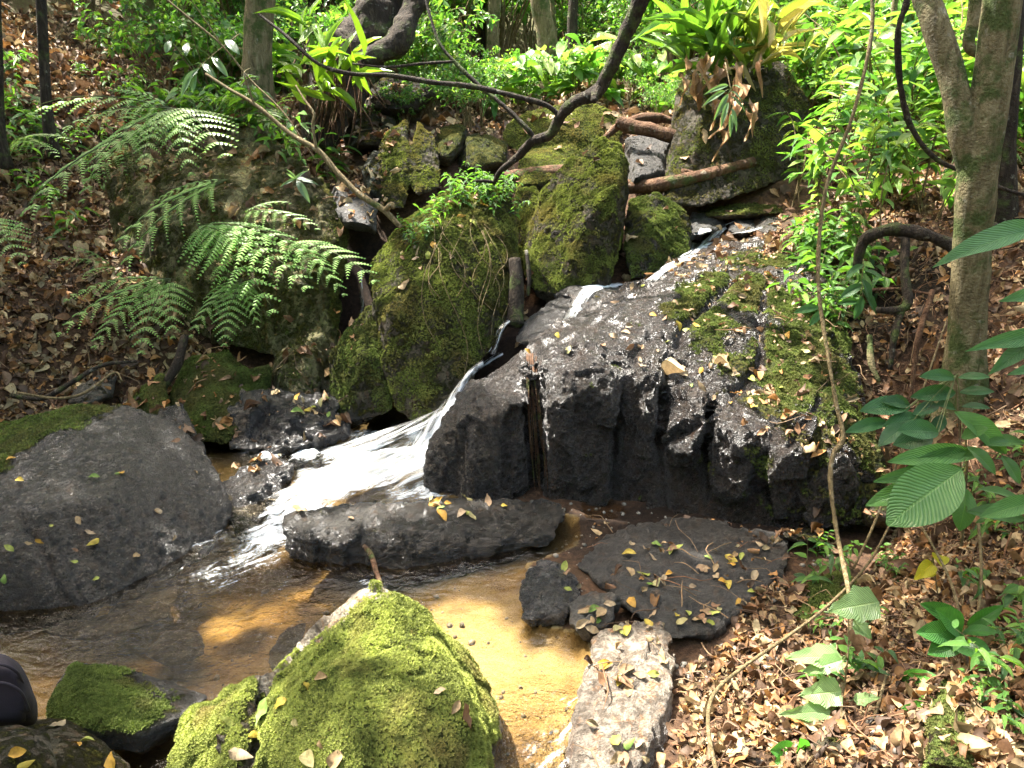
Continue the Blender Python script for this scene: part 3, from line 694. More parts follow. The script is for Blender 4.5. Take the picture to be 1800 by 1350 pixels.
rock('rock_outcrop', 'broad dark wet rock outcrop with a fractured vertical face and leaf-strewn top', OUT, vox=.0095, sm=2, a1=.012, f1=2.6, a2=.007, f2=11, grain=.003, chip=.028, chip2=.009,
     cracks=[([(925, 610), (930, 680), (940, 780), (945, 890)], 16, .05), ([(1165, 690), (1160, 760), (1168, 890)], 9, .05), ([(1235, 700), (1248, 745), (1240, 810), (1245, 880)], 6, .03), ([(806, 720), (812, 800), (815, 880)], 6, .02), 
             ([(1190, 600), (1205, 570), (1250, 530), (1290, 490)], 9, .05), ([(1160, 780), (1220, 745), (1290, 690), (1340, 640), (1335, 570), (1350, 500)], 8, .035), ([(1120, 700), (1110, 640), (1150, 570)], 9, .03), ([(1175, 690), (1185, 620)], 7, .04), ([(1440, 700), (1390, 780)], 6, .03), ([(1460, 750), (1530, 850)], 6, .03), ([(1000, 600), (1010, 640)], 8, .02)],
     col=(.066, .050, .037), wet=.88, mossf=top_moss, tufts=30000, cat='rock outcrop', strat=(((9 * ca, 9 * sa, .6), (-1.6 * sa, 1.6 * ca, 0), (.5, 0, 1.2)), .022))

# --- mossy giants behind
rock('mossy_boulder', 'tall rounded mossy boulder with small plants on its crown, left of the small spout',
     [[(655, 470, 4.9), (700, 400, 5.0), (760, 345, 5.15), (830, 318, 5.2), (895, 325, 5.2), (912, 380, 5.1), (905, 480, 4.9), (885, 560, 4.6), (840, 640, 4.35), (770, 700, 4.2), (700, 712, 4.25), (675, 640, 4.35), (668, 540, 4.6), (790, 560, 4.4), (760, 440, 4.7), (870, 430, 4.8), (700, 560, 4.4), (760, 760, 4.3),
       (780, 420, 5.9), (880, 450, 5.7), (700, 520, 5.6), (850, 600, 5.3), (720, 700, 5.2)]],
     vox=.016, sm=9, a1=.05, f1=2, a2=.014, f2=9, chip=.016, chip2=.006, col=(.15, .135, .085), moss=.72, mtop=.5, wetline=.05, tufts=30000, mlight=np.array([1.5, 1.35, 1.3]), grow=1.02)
rock('mossy_boulder', 'leaning mossy rock wedged at the foot of the tall rounded boulder',
     [[(575, 640, 4.5), (600, 590, 4.55), (655, 530, 4.7), (680, 560, 4.6), (690, 640, 4.4), (690, 720, 4.25), (640, 735, 4.25), (590, 720, 4.3), (640, 640, 4.3), (640, 600, 5.1), (680, 700, 4.9), (600, 760, 4.4)]],
     vox=.016, sm=6, a1=.03, a2=.014, chip=.014, chip2=.006, col=(.12, .11, .07), moss=.75, mtop=.5, wetline=.08, tufts=8000)
rock('mossy_boulder', 'tall slanting mossy boulder with a pointed crest in the middle of the photo',
     [[(925, 420, 5.5), (950, 340, 5.5), (1000, 275, 5.5), (1055, 243, 5.5), (1090, 255, 5.5), (1103, 300, 5.45), (1100, 380, 5.3), (1085, 450, 5.15), (1060, 500, 5.0), (980, 515, 4.95), (930, 505, 5.1), (960, 420, 5.2), (1030, 380, 5.1), (1080, 330, 5.2), (1020, 450, 5.0),
       (1050, 350, 6.2), (960, 450, 6.0), (1080, 450, 5.9), (1000, 560, 5.1), (1060, 540, 5.1)],
      [(905, 340, 5.9), (940, 330, 5.8), (960, 400, 5.5), (940, 500, 5.3), (905, 470, 5.5), (930, 400, 5.5), (950, 500, 6), (930, 350, 6.3)]],
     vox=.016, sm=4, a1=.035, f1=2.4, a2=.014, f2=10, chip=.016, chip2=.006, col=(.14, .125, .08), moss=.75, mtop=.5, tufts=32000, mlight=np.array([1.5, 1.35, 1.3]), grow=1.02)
rock('mossy_boulder', 'squat rounded mossy boulder right of the pointed crest boulder beside the cascade',
     [[(1100, 400, 5.6), (1110, 350, 5.7), (1150, 342, 5.7), (1195, 365, 5.7), (1212, 400, 5.6), (1205, 450, 5.4), (1170, 485, 5.2), (1110, 490, 5.15), (1150, 420, 5.3), (1150, 440, 6.1), (1200, 430, 6), (1110, 420, 6)]],
     vox=.016, sm=6, a1=.03, a2=.02, chip=.018, chip2=.01, col=(.15, .15, .13), moss=.75, mtop=.6, wet=.2, tufts=10000, grow=1.05)
# --- left rock face
rock('large_boulder', 'huge smooth brown-green rock face behind the ferns on the left bank',
     [[(185, 300, 5.9), (230, 235, 6.1), (320, 205, 6.2), (440, 205, 6.1), (520, 260, 5.8), (580, 320, 5.5), (610, 400, 5.3), (612, 470, 5.15), (585, 560, 4.95), (500, 640, 4.8), (380, 600, 4.95), (250, 520, 5.25), (195, 420, 5.5), (330, 400, 5.25), (450, 380, 5.2), (520, 480, 4.95), (400, 520, 5.0),
       (300, 300, 7), (500, 350, 6.6), (560, 500, 5.9), (300, 500, 6.2)],
      [(560, 560, 5.0), (600, 480, 5.2), (590, 700, 4.65), (500, 760, 4.5), (480, 640, 4.7), (520, 700, 4.45), (590, 700, 5.2), (470, 700, 5)]],
     vox=.02, sm=6, a1=.06, f1=1.5, a2=.02, f2=6, chip=.03, chip2=.012, col=(.40, .40, .20), moss=.5, mtop=.12, wetline=.15, tufts=9000, cat='rock face', mossf=lambda V, N_, m: np.maximum(m, sstep(540, 600, proj(V)[0] + 25 * fbm(V * 5, 2)) * .9 * sstep(680, 560, proj(V)[1])),
     cracks=[([(440, 230), (425, 330), (400, 420), (370, 480)], 8, .03), ([(260, 280), (265, 370), (240, 460)], 9, .03)])
rock('mossy_rock', 'low mossy rock above the brown side pool on the left bank',
     [[(300, 690, 4.45), (330, 630, 4.6), (400, 615, 4.65), (445, 660, 4.5), (440, 740, 4.2), (400, 780, 4.0), (340, 760, 4.1), (370, 690, 4.25), (300, 760, 4.3), (400, 700, 4.9)],
      [(435, 650, 4.6), (480, 640, 4.6), (470, 700, 4.4), (430, 700, 4.4), (460, 680, 4.9)]],
     vox=.017, sm=6, a1=.03, a2=.02, col=(.13, .12, .1), moss=.95, mtop=.3, tufts=14000)
rock('wet_rock', 'glistening black fissured rock at the head of the rapids',
     [[(400, 780, 4.0), (405, 720, 4.2), (440, 685, 4.35), (520, 690, 4.4), (590, 700, 4.35), (600, 760, 4.1), (560, 775, 4.0), (500, 790, 3.95), (430, 790, 3.95), (480, 735, 4.08), (550, 735, 4.1), (500, 720, 4.8), (500, 850, 4.0)]],
     vox=.014, sm=2, a1=.05, f1=4, a2=.04, f2=12, chip=.035, chip2=.014, col=(.065, .064, .066), wet=1.)
rock('mossy_rock', 'little mossy stump-shaped rock behind the big round boulder',
     [blob([(190, 760, 4.2), (230, 690, 4.3), (290, 650, 4.4), (300, 720, 4.2), (260, 770, 4.1), (200, 780, 4.1)], .25)],
     vox=.017, sm=5, a1=.03, a2=.02, col=(.1, .095, .08), moss=.9, mtop=.35, tufts=4000)
rock('rock', 'small dark rock with a greenish face on the left bank above the round boulder',
     [blob([(115, 710, 4.35), (130, 680, 4.4), (170, 660, 4.5), (205, 660, 4.5), (200, 700, 4.3), (150, 720, 4.2)], .25)], vox=.017, sm=4, col=(.12, .13, .12), moss=.3, wet=.3)
rock('rock', 'upright black wet stone behind the big round boulder beside orange leaves',
     [blob([(270, 745, 3.95), (280, 715, 4.0), (318, 705, 4.0), (350, 760, 3.9), (362, 800, 3.75), (330, 830, 3.65), (290, 780, 3.8)], .2)], vox=.014, sm=4, a1=.03, a2=.02, col=(.1, .1, .1), wet=.9, moss=.2)
# --- rocks behind, upstream
BK = [
 ('mossy_rock', 'blocky upright rock with a flat sunlit mossy top, left of two grey stones', [[(665, 280, 6.1), (680, 232, 6.3), (715, 212, 6.4), (716, 285, 6.0), (712, 365, 5.7), (668, 365, 5.7), (700, 300, 6.6), (720, 300, 6.5)], [(716, 280, 6.05), (735, 215, 6.4), (765, 240, 6.3), (776, 290, 6.1), (770, 330, 5.9), (735, 340, 5.8), (720, 320, 5.9), (750, 290, 6.7)]], .62, (.17, .15, .11), .1, 6000),
 ('rock', 'grey-green pointed stone just behind the blocky upright rock', [blob([(762, 262, 6.6), (772, 228, 6.7), (800, 218, 6.7), (820, 225, 6.7), (812, 262, 6.5), (790, 292, 6.4), (770, 285, 6.4)], .3)], .85, (.2, .19, .15), .1, 0),
 ('rock', 'dark leaf-topped stone between the pointed stone and the far mossy dome', [blob([(805, 290, 6.5), (820, 240, 6.6), (860, 236, 6.7), (895, 250, 6.7), (890, 290, 6.4), (840, 305, 6.3)], .3)], .8, (.13, .12, .1), .2, 0),
 ('mossy_boulder', 'far low dome boulder under bright moss behind the pointed crest boulder', [[(900, 212, 7.3), (930, 197, 7.3), (985, 186, 7.3), (1030, 181, 7.3), (1072, 195, 7.25), (1092, 222, 7.15), (1084, 262, 6.9), (980, 275, 6.8), (905, 266, 6.8), (886, 240, 7.0), (980, 225, 6.9), (1000, 225, 8.1), (940, 235, 8.0)]], 1.05, (.17, .15, .1), 0, 9000),
 ('mossy_rock', 'mossy rock filling the gap between the far dome and the pointed crest boulder', [blob([(905, 300, 6.7), (920, 258, 6.9), (960, 245, 7.0), (1010, 255, 6.9), (1010, 300, 6.5), (950, 340, 6.2), (905, 340, 6.2)], .35)], .9, (.16, .15, .1), 0, 5000),
 ('rock', 'dark damp rock under the broken red log', [blob([(1098, 300, 6.3), (1100, 245, 6.6), (1140, 238, 6.7), (1176, 250, 6.6), (1172, 310, 6.2), (1110, 330, 6.0)], .35)], .25, (.022, .019, .016), .4, 0),
 ('tall_rock', 'tall dark mossy rock standing under hanging dead leaves at upper right', [[(1168, 340, 6.0), (1180, 260, 6.3), (1192, 170, 6.6), (1215, 110, 6.8), (1260, 98, 6.8), (1370, 112, 6.7), (1420, 180, 6.4), (1400, 300, 6.1), (1330, 330, 5.9), (1250, 355, 5.75), (1175, 358, 5.75), (1260, 200, 6.2), (1300, 130, 7.4), (1380, 250, 7)]], .5, (.11, .10, .065), 0, 9000),
 ('rock', 'dark rounded boulder hanging under the leaning trunk in the background', [blob([(640, 150, 7.4), (690, 132, 7.5), (750, 140, 7.5), (762, 165, 7.4), (735, 195, 7.2), (685, 207, 7.1), (645, 190, 7.2)], .5)], .45, (.06, .05, .03), 0, 0),
 ('rock', 'dull green rounded rock below the dark hanging boulder', [blob([(600, 240, 6.9), (610, 200, 7.1), (650, 192, 7.1), (690, 205, 7.0), (702, 235, 6.8), (665, 262, 6.6), (610, 262, 6.6)], .4)], .55, (.13, .12, .08), 0, 0),
 ('wet_rock', 'slaty black rock at the head of the dark gap beside the rock face', [blob([(588, 330, 5.7), (625, 325, 5.7), (662, 365, 5.5), (660, 410, 5.3), (610, 400, 5.3), (585, 370, 5.5)], .4)], 0, (.09, .09, .095), .5, 0),
 ('rock', 'green shaded stone at the foot of the blocky upright rock', [blob([(636, 300, 6.1), (655, 265, 6.3), (672, 270, 6.3), (670, 360, 5.8), (645, 345, 5.8)], .3)], .5, (.08, .1, .08), 0, 0),
 ('rock', 'flat mossy streambank rock beside the upper cascade pool', [blob([(1212, 372, 6.2), (1250, 345, 6.4), (1340, 330, 6.4), (1400, 350, 6.1), (1395, 380, 5.8), (1300, 385, 5.8), (1230, 385, 5.9)], .3)], .75, (.18, .16, .11), 0, 4000),
 ('wet_rock', 'blue-grey wet stone at the lip of the upper cascade', [blob([(1205, 400, 5.75), (1215, 372, 5.9), (1262, 378, 5.9), (1280, 400, 5.8), (1250, 412, 5.65), (1215, 415, 5.6)], .2)], .25, (.14, .15, .15), .6, 0),
 ('wet_rock', 'rounded wet stone in the middle of the upper cascade', [blob([(1278, 405, 5.7), (1295, 382, 5.8), (1325, 385, 5.8), (1332, 405, 5.6), (1305, 415, 5.5)], .18)], .1, (.12, .13, .13), .7, 0),
 ('wet_rock', 'dark flat wet stone right of the upper cascade', [blob([(1330, 400, 5.6), (1345, 376, 5.8), (1400, 380, 5.8), (1420, 398, 5.6), (1390, 412, 5.4), (1345, 412, 5.4)], .22)], .3, (.11, .11, .1), .6, 0),
 ('wet_rock', 'slanting black rock bar between the log spout and the middle cascade', [[(905, 600, 4.45), (920, 570, 4.6), (985, 515, 4.95), (1005, 520, 4.9), (1000, 545, 4.6), (940, 600, 4.3), (950, 560, 4.55), (980, 600, 4.5), (960, 620, 4.3)]], 0, (.05, .048, .045), .8, 0),
 ('wet_rock', 'small wet ledge stone above the middle cascade', [blob([(975, 520, 5.0), (990, 497, 5.15), (1030, 492, 5.2), (1040, 508, 5.1), (1005, 525, 4.9)], .2), [(1015, 512, 4.95), (1060, 508, 5.05), (1120, 508, 5.05), (1100, 535, 4.7), (1010, 570, 4.4), (1000, 545, 4.6), (1050, 518, 4.75), (1000, 650, 4.5), (1100, 600, 4.9)]], .2, (.13, .13, .13), .8, 0),
 ('rock', 'small mossy stone at the foot of the right bank near the outcrop', [blob([(1515, 890, 3.1), (1530, 850, 3.2), (1575, 845, 3.2), (1600, 880, 3.1), (1570, 925, 3.0), (1525, 920, 3.0)], .2)], .7, (.2, .17, .1), 0, 0),
 ('rock', 'low dark stone in the shade under the outcrop, right of the shelf', [blob([(1370, 945, 2.95), (1385, 925, 3.05), (1440, 925, 3.05), (1455, 945, 2.95), (1410, 960, 2.9)], .12)], .5, (.1, .09, .07), 0, 0),
]
for nm, lb, pc, ms, cl, wt, tf in BK:
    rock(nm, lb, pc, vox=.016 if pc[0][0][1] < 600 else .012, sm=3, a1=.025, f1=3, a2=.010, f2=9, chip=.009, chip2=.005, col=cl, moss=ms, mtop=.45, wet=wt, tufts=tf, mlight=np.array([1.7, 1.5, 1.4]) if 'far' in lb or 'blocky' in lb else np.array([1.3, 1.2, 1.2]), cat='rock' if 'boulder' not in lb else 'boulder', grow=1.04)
# --- right shore
rock('flat_rock', 'wet black flat rock at the pool edge with leaves above it', [[(908, 1050, 2.5), (925, 1000, 2.68), (960, 985, 2.75), (1010, 1010, 2.68), (1015, 1060, 2.45), (985, 1085, 2.38), (925, 1092, 2.36), (910, 1085, 2.38), (960, 1030, 2.5), (960, 1120, 2.45), (1000, 1050, 2.8)]],
     vox=.011, sm=3, a1=.02, f1=5, a2=.015, f2=14, chip=.02, chip2=.008, col=(.07, .07, .072), wet=.9)
rock('flat_rock', 'small angular grey rock between the black flat rock and the pale slab', [[(998, 1060, 2.42), (1030, 1040, 2.5), (1075, 1040, 2.48), (1086, 1060, 2.4), (1070, 1100, 2.28), (1015, 1108, 2.28), (1002, 1085, 2.34), (1040, 1140, 2.35), (1060, 1070, 2.65)]],
     vox=.011, sm=3, a1=.014, f1=5, a2=.012, f2=14, chip=.012, chip2=.006, col=(.13, .125, .115), wet=.45)
rock('flat_rock', 'long pale granite slab running from the leaf-strewn shelf to the bottom edge', [[(1045, 1130, 2.2), (1060, 1100, 2.28), (1165, 1085, 2.3), (1190, 1150, 2.13), (1188, 1190, 2.03), (1160, 1260, 1.87), (1130, 1350, 1.68), (1090, 1450, 1.5), (1020, 1450, 1.5), (1025, 1340, 1.7), (1010, 1260, 1.86), (1040, 1180, 2.05), Vector((.3, 2.1, -.12)), Vector((.4, 1.6, -.12)), Vector((.1, 1.6, -.12)), (1090, 1200, 1.97)]],
     vox=.011, sm=4, a1=.02, f1=3.5, a2=.012, f2=11, chip=.016, chip2=.005, col=(.46, .41, .35), wetline=.005)
rock('flat_rock', 'dark grey flat shelf rock covered with scattered leaves', [[(1085, 1010, 2.62), (1120, 950, 2.92), (1200, 930, 3.0), (1330, 960, 2.9), (1345, 1010, 2.7), (1300, 1075, 2.42), (1240, 1118, 2.28), (1180, 1125, 2.24), (1120, 1085, 2.34), (1080, 1050, 2.45), Vector((.6, 2.6, -.12)), Vector((.9, 2.5, -.12)), (1200, 1020, 2.6)], [(1010, 990, 2.78), (1060, 935, 3.02), (1200, 905, 3.12), (1390, 935, 3.0), (1385, 1000, 2.72), (1310, 1060, 2.48), (1100, 1060, 2.48), (1200, 1000, 2.74), Vector((.4, 2.7, -.2)), Vector((1.0, 2.7, -.2))]],
     vox=.012, sm=4, a1=.014, f1=3, a2=.010, f2=10, chip=.016, chip2=.006, col=(.075, .072, .068), wet=.4)
rock('mossy_rock', 'squared mossy block among dead leaves on the right shore', [[(1385, 1060, 2.5), (1400, 1035, 2.6), (1480, 1005, 2.66), (1505, 1020, 2.6), (1490, 1060, 2.44), (1415, 1098, 2.32), (1395, 1090, 2.36), (1440, 1080, 2.6), (1430, 1045, 2.47), (1440, 1120, 2.4)], [(1370, 1025, 2.7), (1410, 1000, 2.8), (1415, 1040, 2.65), (1380, 1060, 2.6), (1400, 1060, 2.8)]],
     vox=.011, sm=3, a1=.014, a2=.01, col=(.15, .13, .09), moss=.8, mtop=.6, tufts=3500)
rock('mossy_rock', 'mossy olive boulder buried in leaves at the bottom right', [blob([(1600, 1380, 1.5), (1620, 1250, 1.68), (1665, 1170, 1.85), (1715, 1180, 1.85), (1740, 1300, 1.65), (1730, 1400, 1.48)], .25)],
     vox=.012, sm=6, a1=.03, a2=.015, col=(.2, .17, .1), moss=.8, mtop=.3, tufts=9000)
rock('rock', 'dark stone half buried under leaves below the nibbled plant', [blob([(1460, 1190, 2.05), (1480, 1172, 2.1), (1550, 1172, 2.1), (1575, 1190, 2.05), (1540, 1225, 1.95), (1480, 1225, 1.95)], .12)],
     vox=.012, sm=4, a1=.014, a2=.01, col=(.1, .09, .07), moss=.4)
rock('rock', 'greenish flat stone showing through litter near the bottom edge', [blob([(1405, 1310, 1.72), (1430, 1260, 1.83), (1510, 1245, 1.86), (1570, 1270, 1.8), (1560, 1330, 1.66), (1450, 1345, 1.64)], .1)],
     vox=.012, sm=4, a1=.014, a2=.01, col=(.16, .15, .09), moss=.5)

for lb, pl in [('sunken dark rock under the brown water beside the peaked boulder', [(470, 1150, -.03), (500, 1100, -.05), (545, 1085, -.04), (530, 1160, -.05), (480, 1200, -.06), (510, 1130, -.22), (510, 1120, -.02)]), ('sunken dark rock in the middle of the shallow pool', [(250, 1150, -.08), (290, 1110, -.08), (350, 1100, -.07), (370, 1150, -.09), (300, 1175, -.1), (300, 1140, -.28)]),
               ('sunken rock ledge under the water at the foot of the big round boulder', [(60, 1110, -.1), (140, 1085, -.08), (260, 1060, -.07), (330, 1020, -.07), (300, 1090, -.1), (160, 1130, -.12), (160, 1090, -.3)])]:
    rock('sunken_rock', lb, [[PZ(*q) for q in pl]], vox=.014, sm=6, a1=.02, a2=.012, col=(.07, .065, .045), wet=.3, cat='rock')
# ---------------------------------------------------------------- combined surface for dropping leaves
_vs, _fs, _o = [], [], 0
for v, f in BV:
    _vs.append(v); _fs.append(f + _o); _o += len(v)
AV = np.concatenate(_vs); AF = np.concatenate(_fs)
BVH = BVHTree.FromPolygons(AV.tolist(), AF.tolist(), epsilon=0)
NG = len(BV[0][1])
def cast(px, py):
    d = ray(px, py).normalized(); return BVH.ray_cast(Vector((0, 0, H)), d, 60)
def drop(x, y, top=6): return BVH.ray_cast(Vector((x, y, top)), Vector((0, 0, -1)), 40)

# ---------------------------------------------------------------- water
wx = np.arange(-3.4, 1.0, .016); wy = np.arange(.9, 4.75, .016)
WX, WY = np.meshgrid(wx, wy, indexing='ij'); wp = np.stack([WX.ravel(), WY.ravel(), np.zeros(WX.size)], 1)
# foam intensity along the flow line
FL = [(770, 770, 1.0, .20), (740, 800, 1.1, .24), (690, 815, 1.15, .26), (640, 835, 1.15, .25), (590, 850, 1.1, .24), (545, 872, 1.0, .2), (510, 905, .85, .19), (480, 940, .72, .17), (450, 975, .5, .16), (400, 1010, .38, .16), (340, 1030, .26, .12), (600, 800, .8, .14), (540, 800, .8, .1), (480, 797, .7, .09), (430, 795, .5, .05), (760, 860, .8, .13), (700, 870, .6, .12),
      (650, 770, .55, .2), (990, 1290, .35, .1), (1000, 1240, .3, .08), (970, 1330, .4, .1), (640, 1028, .5, .05), (360, 960, .5, .07), (390, 940, .4, .06), (720, 740, .4, .25)]
foam = np.zeros(WX.shape); 
wob = fbm(wp * 5, 3).reshape(WX.shape)
for (a, b, s, r) in FL:
    q = PZ(a, b, 0); foam = np.maximum(foam, s * sstep(1.35, .35, np.hypot(WX - q.x, WY - q.y) / r + wob * .45))
wdn = distpoly(WX, WY, POOLW)
rip = .12 + .9 * foam
for (a, b, s, r) in [(450, 1050, .75, .5), (350, 1130, .55, .5), (560, 1010, .5, .3), (970, 1290, .9, .25), (250, 1080, .5, .4), (420, 1180, .5, .3), (900, 1330, .9, .25), (600, 780, .9, .6)]:
    q = PZ(a, b, 0); rip = np.maximum(rip, s * sstep(1.3, .3, np.hypot(WX - q.x, WY - q.y) / r))
q0 = PZ(800, 700, 0); rise = np.clip(1 - np.hypot(WX - q0.x, WY - q0.y) / .8, 0, 1)
WZ = foam * (.018 + .035 * fbm(wp * 7 + 3, 4).reshape(WX.shape) + .02 * ridged(wp * 12, 2).reshape(WX.shape)) + rip * .006 * fbm(wp * 14, 3).reshape(WX.shape) + rise ** 2 * .10
dm = np.zeros(WX.shape)
for (a, b, r) in [(100, 1130, .9), (350, 1080, .7), (450, 1000, .4), (0, 1250, .6), (600, 980, .3)]:
    q = PZ(a, b, 0); dm = np.maximum(dm, sstep(1.2, .3, np.hypot(WX - q.x, WY - q.y) / r))
# flow uv : u along flow direction (towards lower left), v across
cx = PZ(900, 560, 0); fu = np.hypot(WX - 0.1, WY - 5.2); fa = np.arctan2(WX - 0.1, WY - 5.2)
fdir = np.array([-.75, -.66]); uu = WX * fdir[0] + WY * fdir[1]; vv = -WX * fdir[1] + WY * fdir[0] + .05 * wob
n1, n2 = WX.shape; i, j = np.meshgrid(np.arange(n1 - 1), np.arange(n2 - 1), indexing='ij')
Fw = np.stack([i * n2 + j, (i + 1) * n2 + j, (i + 1) * n2 + j + 1, i * n2 + j + 1], -1).reshape(-1, 4)
keep = (inpoly(WX, WY, POOLW) | (wdn < .25))[:-1, :-1].ravel(); Fw = Fw[keep]
used = np.unique(Fw); remap = np.full(WX.size, -1); remap[used] = np.arange(len(used))
Vw = np.stack([WX.ravel(), WY.ravel(), WZ.ravel()], 1)[used]
me = mk_mesh('water', Vw, remap[Fw], M_WATER, True, {'foam': foam.ravel()[used], 'ripple': rip.ravel()[used], 'deep': dm.ravel()[used]}, np.stack([uu.ravel(), vv.ravel()], 1)[used])
tag(link('water', me), kind='structure')
def ribbon(name, path, widths, foamv, nw=14, bulge=.04, seed=1, nf=None):
    """path [(px,py,Y)], widths in m; sheet of falling water"""
    pp = [np.array(tuple(P(*p))) for p in path]; n = len(pp); sub = 10; Q = [2 * pp[0] - pp[1]] + pp + [2 * pp[-1] - pp[-2]]; out = []; wd = []; fv = []
    foamv = foamv if np.ndim(foamv) else [foamv] * n
    for i in range(n - 1):
        for k in range(sub):
            t = k / sub; a, b, c, d = Q[i:i + 4]
            out.append(.5 * ((2 * b) + (-a + c) * t + (2 * a - 5 * b + 4 * c - d) * t * t + (-a + 3 * b - 3 * c + d) * t ** 3)); wd.append(widths[i] * (1 - t) + widths[i + 1] * t); fv.append(foamv[i] * (1 - t) + foamv[i + 1] * t)
    out.append(pp[-1]); wd.append(widths[-1]); fv.append(foamv[-1]); out = np.array(out); wd = np.array(wd); fv = np.array(fv)
    T = unit(np.gradient(out, axis=0)); up = np.array([0, -.35, 1.]); S = unit(np.cross(T, up)); Nv = np.cross(S, T); Nv[Nv[:, 1] > 0] *= 1
    s = np.linspace(-1, 1, nw + 1); L = np.concatenate([[0], np.cumsum(np.linalg.norm(np.diff(out, axis=0), axis=1))])
    V = out[:, None] + S[:, None] * (s[None, :, None] * wd[:, None, None] * .5) + Nv[:, None] * ((1 - s ** 2)[None, :, None] * bulge)
    uv = np.stack([np.broadcast_to(L[:, None], V.shape[:2]), np.broadcast_to(s[None] * wd[:, None] * .5, V.shape[:2])], -1).reshape(-1, 2)
    en = np.clip(np.minimum(L, L[-1] - L) / (.06 * L[-1] + 1e-6), 0, 1)[:, None]; fo = (fv[:, None] * (1 - np.abs(s)[None] ** 3) * en).ravel(); V = V.reshape(-1, 3)
    q = np.stack([uv[:, 0] * 4, uv[:, 1] * 30, np.full(len(uv), seed * 3.3)], 1); V = V + np.array([0, -.3, 1]) * (.02 * fbm(q, 3))[:, None] * min(1, wd.mean() / .15)
    k = nw + 1; i, j = np.meshgrid(np.arange(len(out) - 1), np.arange(nw), indexing='ij')
    Fr = np.stack([i * k + j, i * k + j + 1, (i + 1) * k + j + 1, (i + 1) * k + j], -1).reshape(-1, 4)
    # give the sheet a thickness: a second skin behind, closed at the rim
    me = mk_mesh(name, V, Fr, M_FALL, True, {'foam': fo}, uv)
    return tag(link(name, me), kind='structure')
ribbon('waterfall', [(850, 640, 4.25), (825, 665, 4.0), (800, 705, 3.86), (775, 752, 3.74), (745, 800, 3.66), (700, 830, 3.66), (640, 855, 3.62)], [.03, .06, .10, .18, .3, .42, .45], [.35, .6, .75, .85, .8, .7, .35], 26, .04, 1)
ribbon('waterfall', [(800, 715, 3.95), (750, 745, 3.95), (690, 775, 3.95), (620, 800, 3.92), (560, 815, 3.85)], [.06, .16, .24, .26, .22], [.3, .5, .6, .5, .3], 18, .03, 5)
def on(path, off=.012):
    """lay a stream path on the rock below it"""
    out = []
    for (a, b, y0) in path:
        h = cast(a, b)[0]; out.append((a, b, (h.y - off) if h is not None and abs(h.y - y0) < .8 else y0))
    return out
ribbon('waterfall', on([(1300, 388, 5.9), (1275, 398, 5.75), (1262, 406, 5.7), (1240, 430, 5.5), (1215, 450, 5.3), (1185, 466, 5.2), (1150, 490, 5.0), (1120, 508, 4.9)]), [.05, .08, .10, .12, .12, .1, .08, .06], [.6, .85, .9, .8, .7, .7, .6, .4], 14, .01, 2)
ribbon('waterfall', on([(1250, 404, 5.7), (1228, 410, 5.65), (1218, 425, 5.55), (1212, 445, 5.4)]), [.05, .10, .12, .08], [.6, .9, .8, .6], 12, .015, 8)
ribbon('waterfall', on([(1345, 398, 5.7), (1310, 408, 5.6), (1270, 418, 5.5), (1235, 436, 5.4)], .02), [.03, .06, .08, .06], [.3, .5, .6, .5], 12, .01, 9)
ribbon('waterfall', on([(1130, 498, 5.0), (1090, 502, 4.95), (1050, 504, 4.9), (1020, 508, 4.85)], .02), [.05, .08, .10, .06], [.8, 1.2, 1.2, .8], 14, .008, 3)
ribbon('waterfall', on([(1055, 505, 4.85), (1035, 512, 4.8), (1022, 528, 4.7), (1012, 545, 4.6), (995, 566, 4.5)], .02), [.09, .12, .11, .09, .06], [.8, .9, .8, .7, .4], 14, .012, 7)
ribbon('waterfall', on([(960, 592, 4.3), (915, 606, 4.2), (875, 625, 4.1), (840, 650, 4.0)], .01), [.02, .04, .05, .05], [.2, .45, .5, .5], 12, .006, 10)
ribbon('waterfall', [(905, 562, 4.62), (890, 568, 4.5), (878, 585, 4.44), (870, 612, 4.42), (862, 625, 4.4)], [.02, .035, .045, .055, .07], [.45, .55, .55, .5, .5], 10, .01, 4)
ribbon('waterfall', [(634, 470, 5.2), (634, 500, 5.15), (636, 530, 5.12), (634, 560, 5.1)], [.02, .03, .04, .05], .45, 6, .01, 6)

# ---------------------------------------------------------------- leaves and litter
DEADC = np.array([(.30, .155, .07), (.22, .105, .05), (.38, .24, .12), (.46, .33, .19), (.15, .075, .04), (.42, .20, .06), (.5, .38, .22), (.26, .15, .09), (.12, .07, .045)])
DEADC = DEADC * .92 + DEADC.mean(1, keepdims=True) * .08
YELC = np.array([(.55, .42, .06), (.38, .42, .08), (.6, .34, .05), (.2, .32, .06), (.5, .45, .2), (.4, .28, .14)])
DT = [leafT(6, 'ell', .22, .28, .25, 1, 1), leafT(6, 'ovate', -.2, -.25, .3, 1, 2), leafT(6, 'ell', .45, .1, .2, 1, 3), leafT(6, 'lance', .1, .45, .35, 1, 4), leafT(7, 'ovate', .3, .5, .2, 1, 5), leafT(6, 'obov', .1, -.35, .4, 1, 6)]
litter = Acc()
def litter_add(pos, nrm, L, r, pal=DEADC, lift=.006, tilt=.45):
    n = len(pos); k = r.integers(0, len(DT), n)
    z = unit(nrm + r.normal(0, tilt, (n, 3))); x = unit(np.cross(z, r.normal(size=(n, 3))))
    cols = pal[r.integers(0, len(pal), n)] * r.uniform(.4, 1.15, (n, 1)) * np.array([.93, .93, .82])
    B = basis(x, z, L, L * r.uniform(.32, .6, n), L * r.uniform(.5, 1.2, n))
    pos = pos + nrm * (lift + r.random((n, 1)) * .018) - B[:, 0] * .5
    for t in range(len(DT)):
        s = k == t; litter.scatter(DT[t], pos[s], B[s], cols[s])
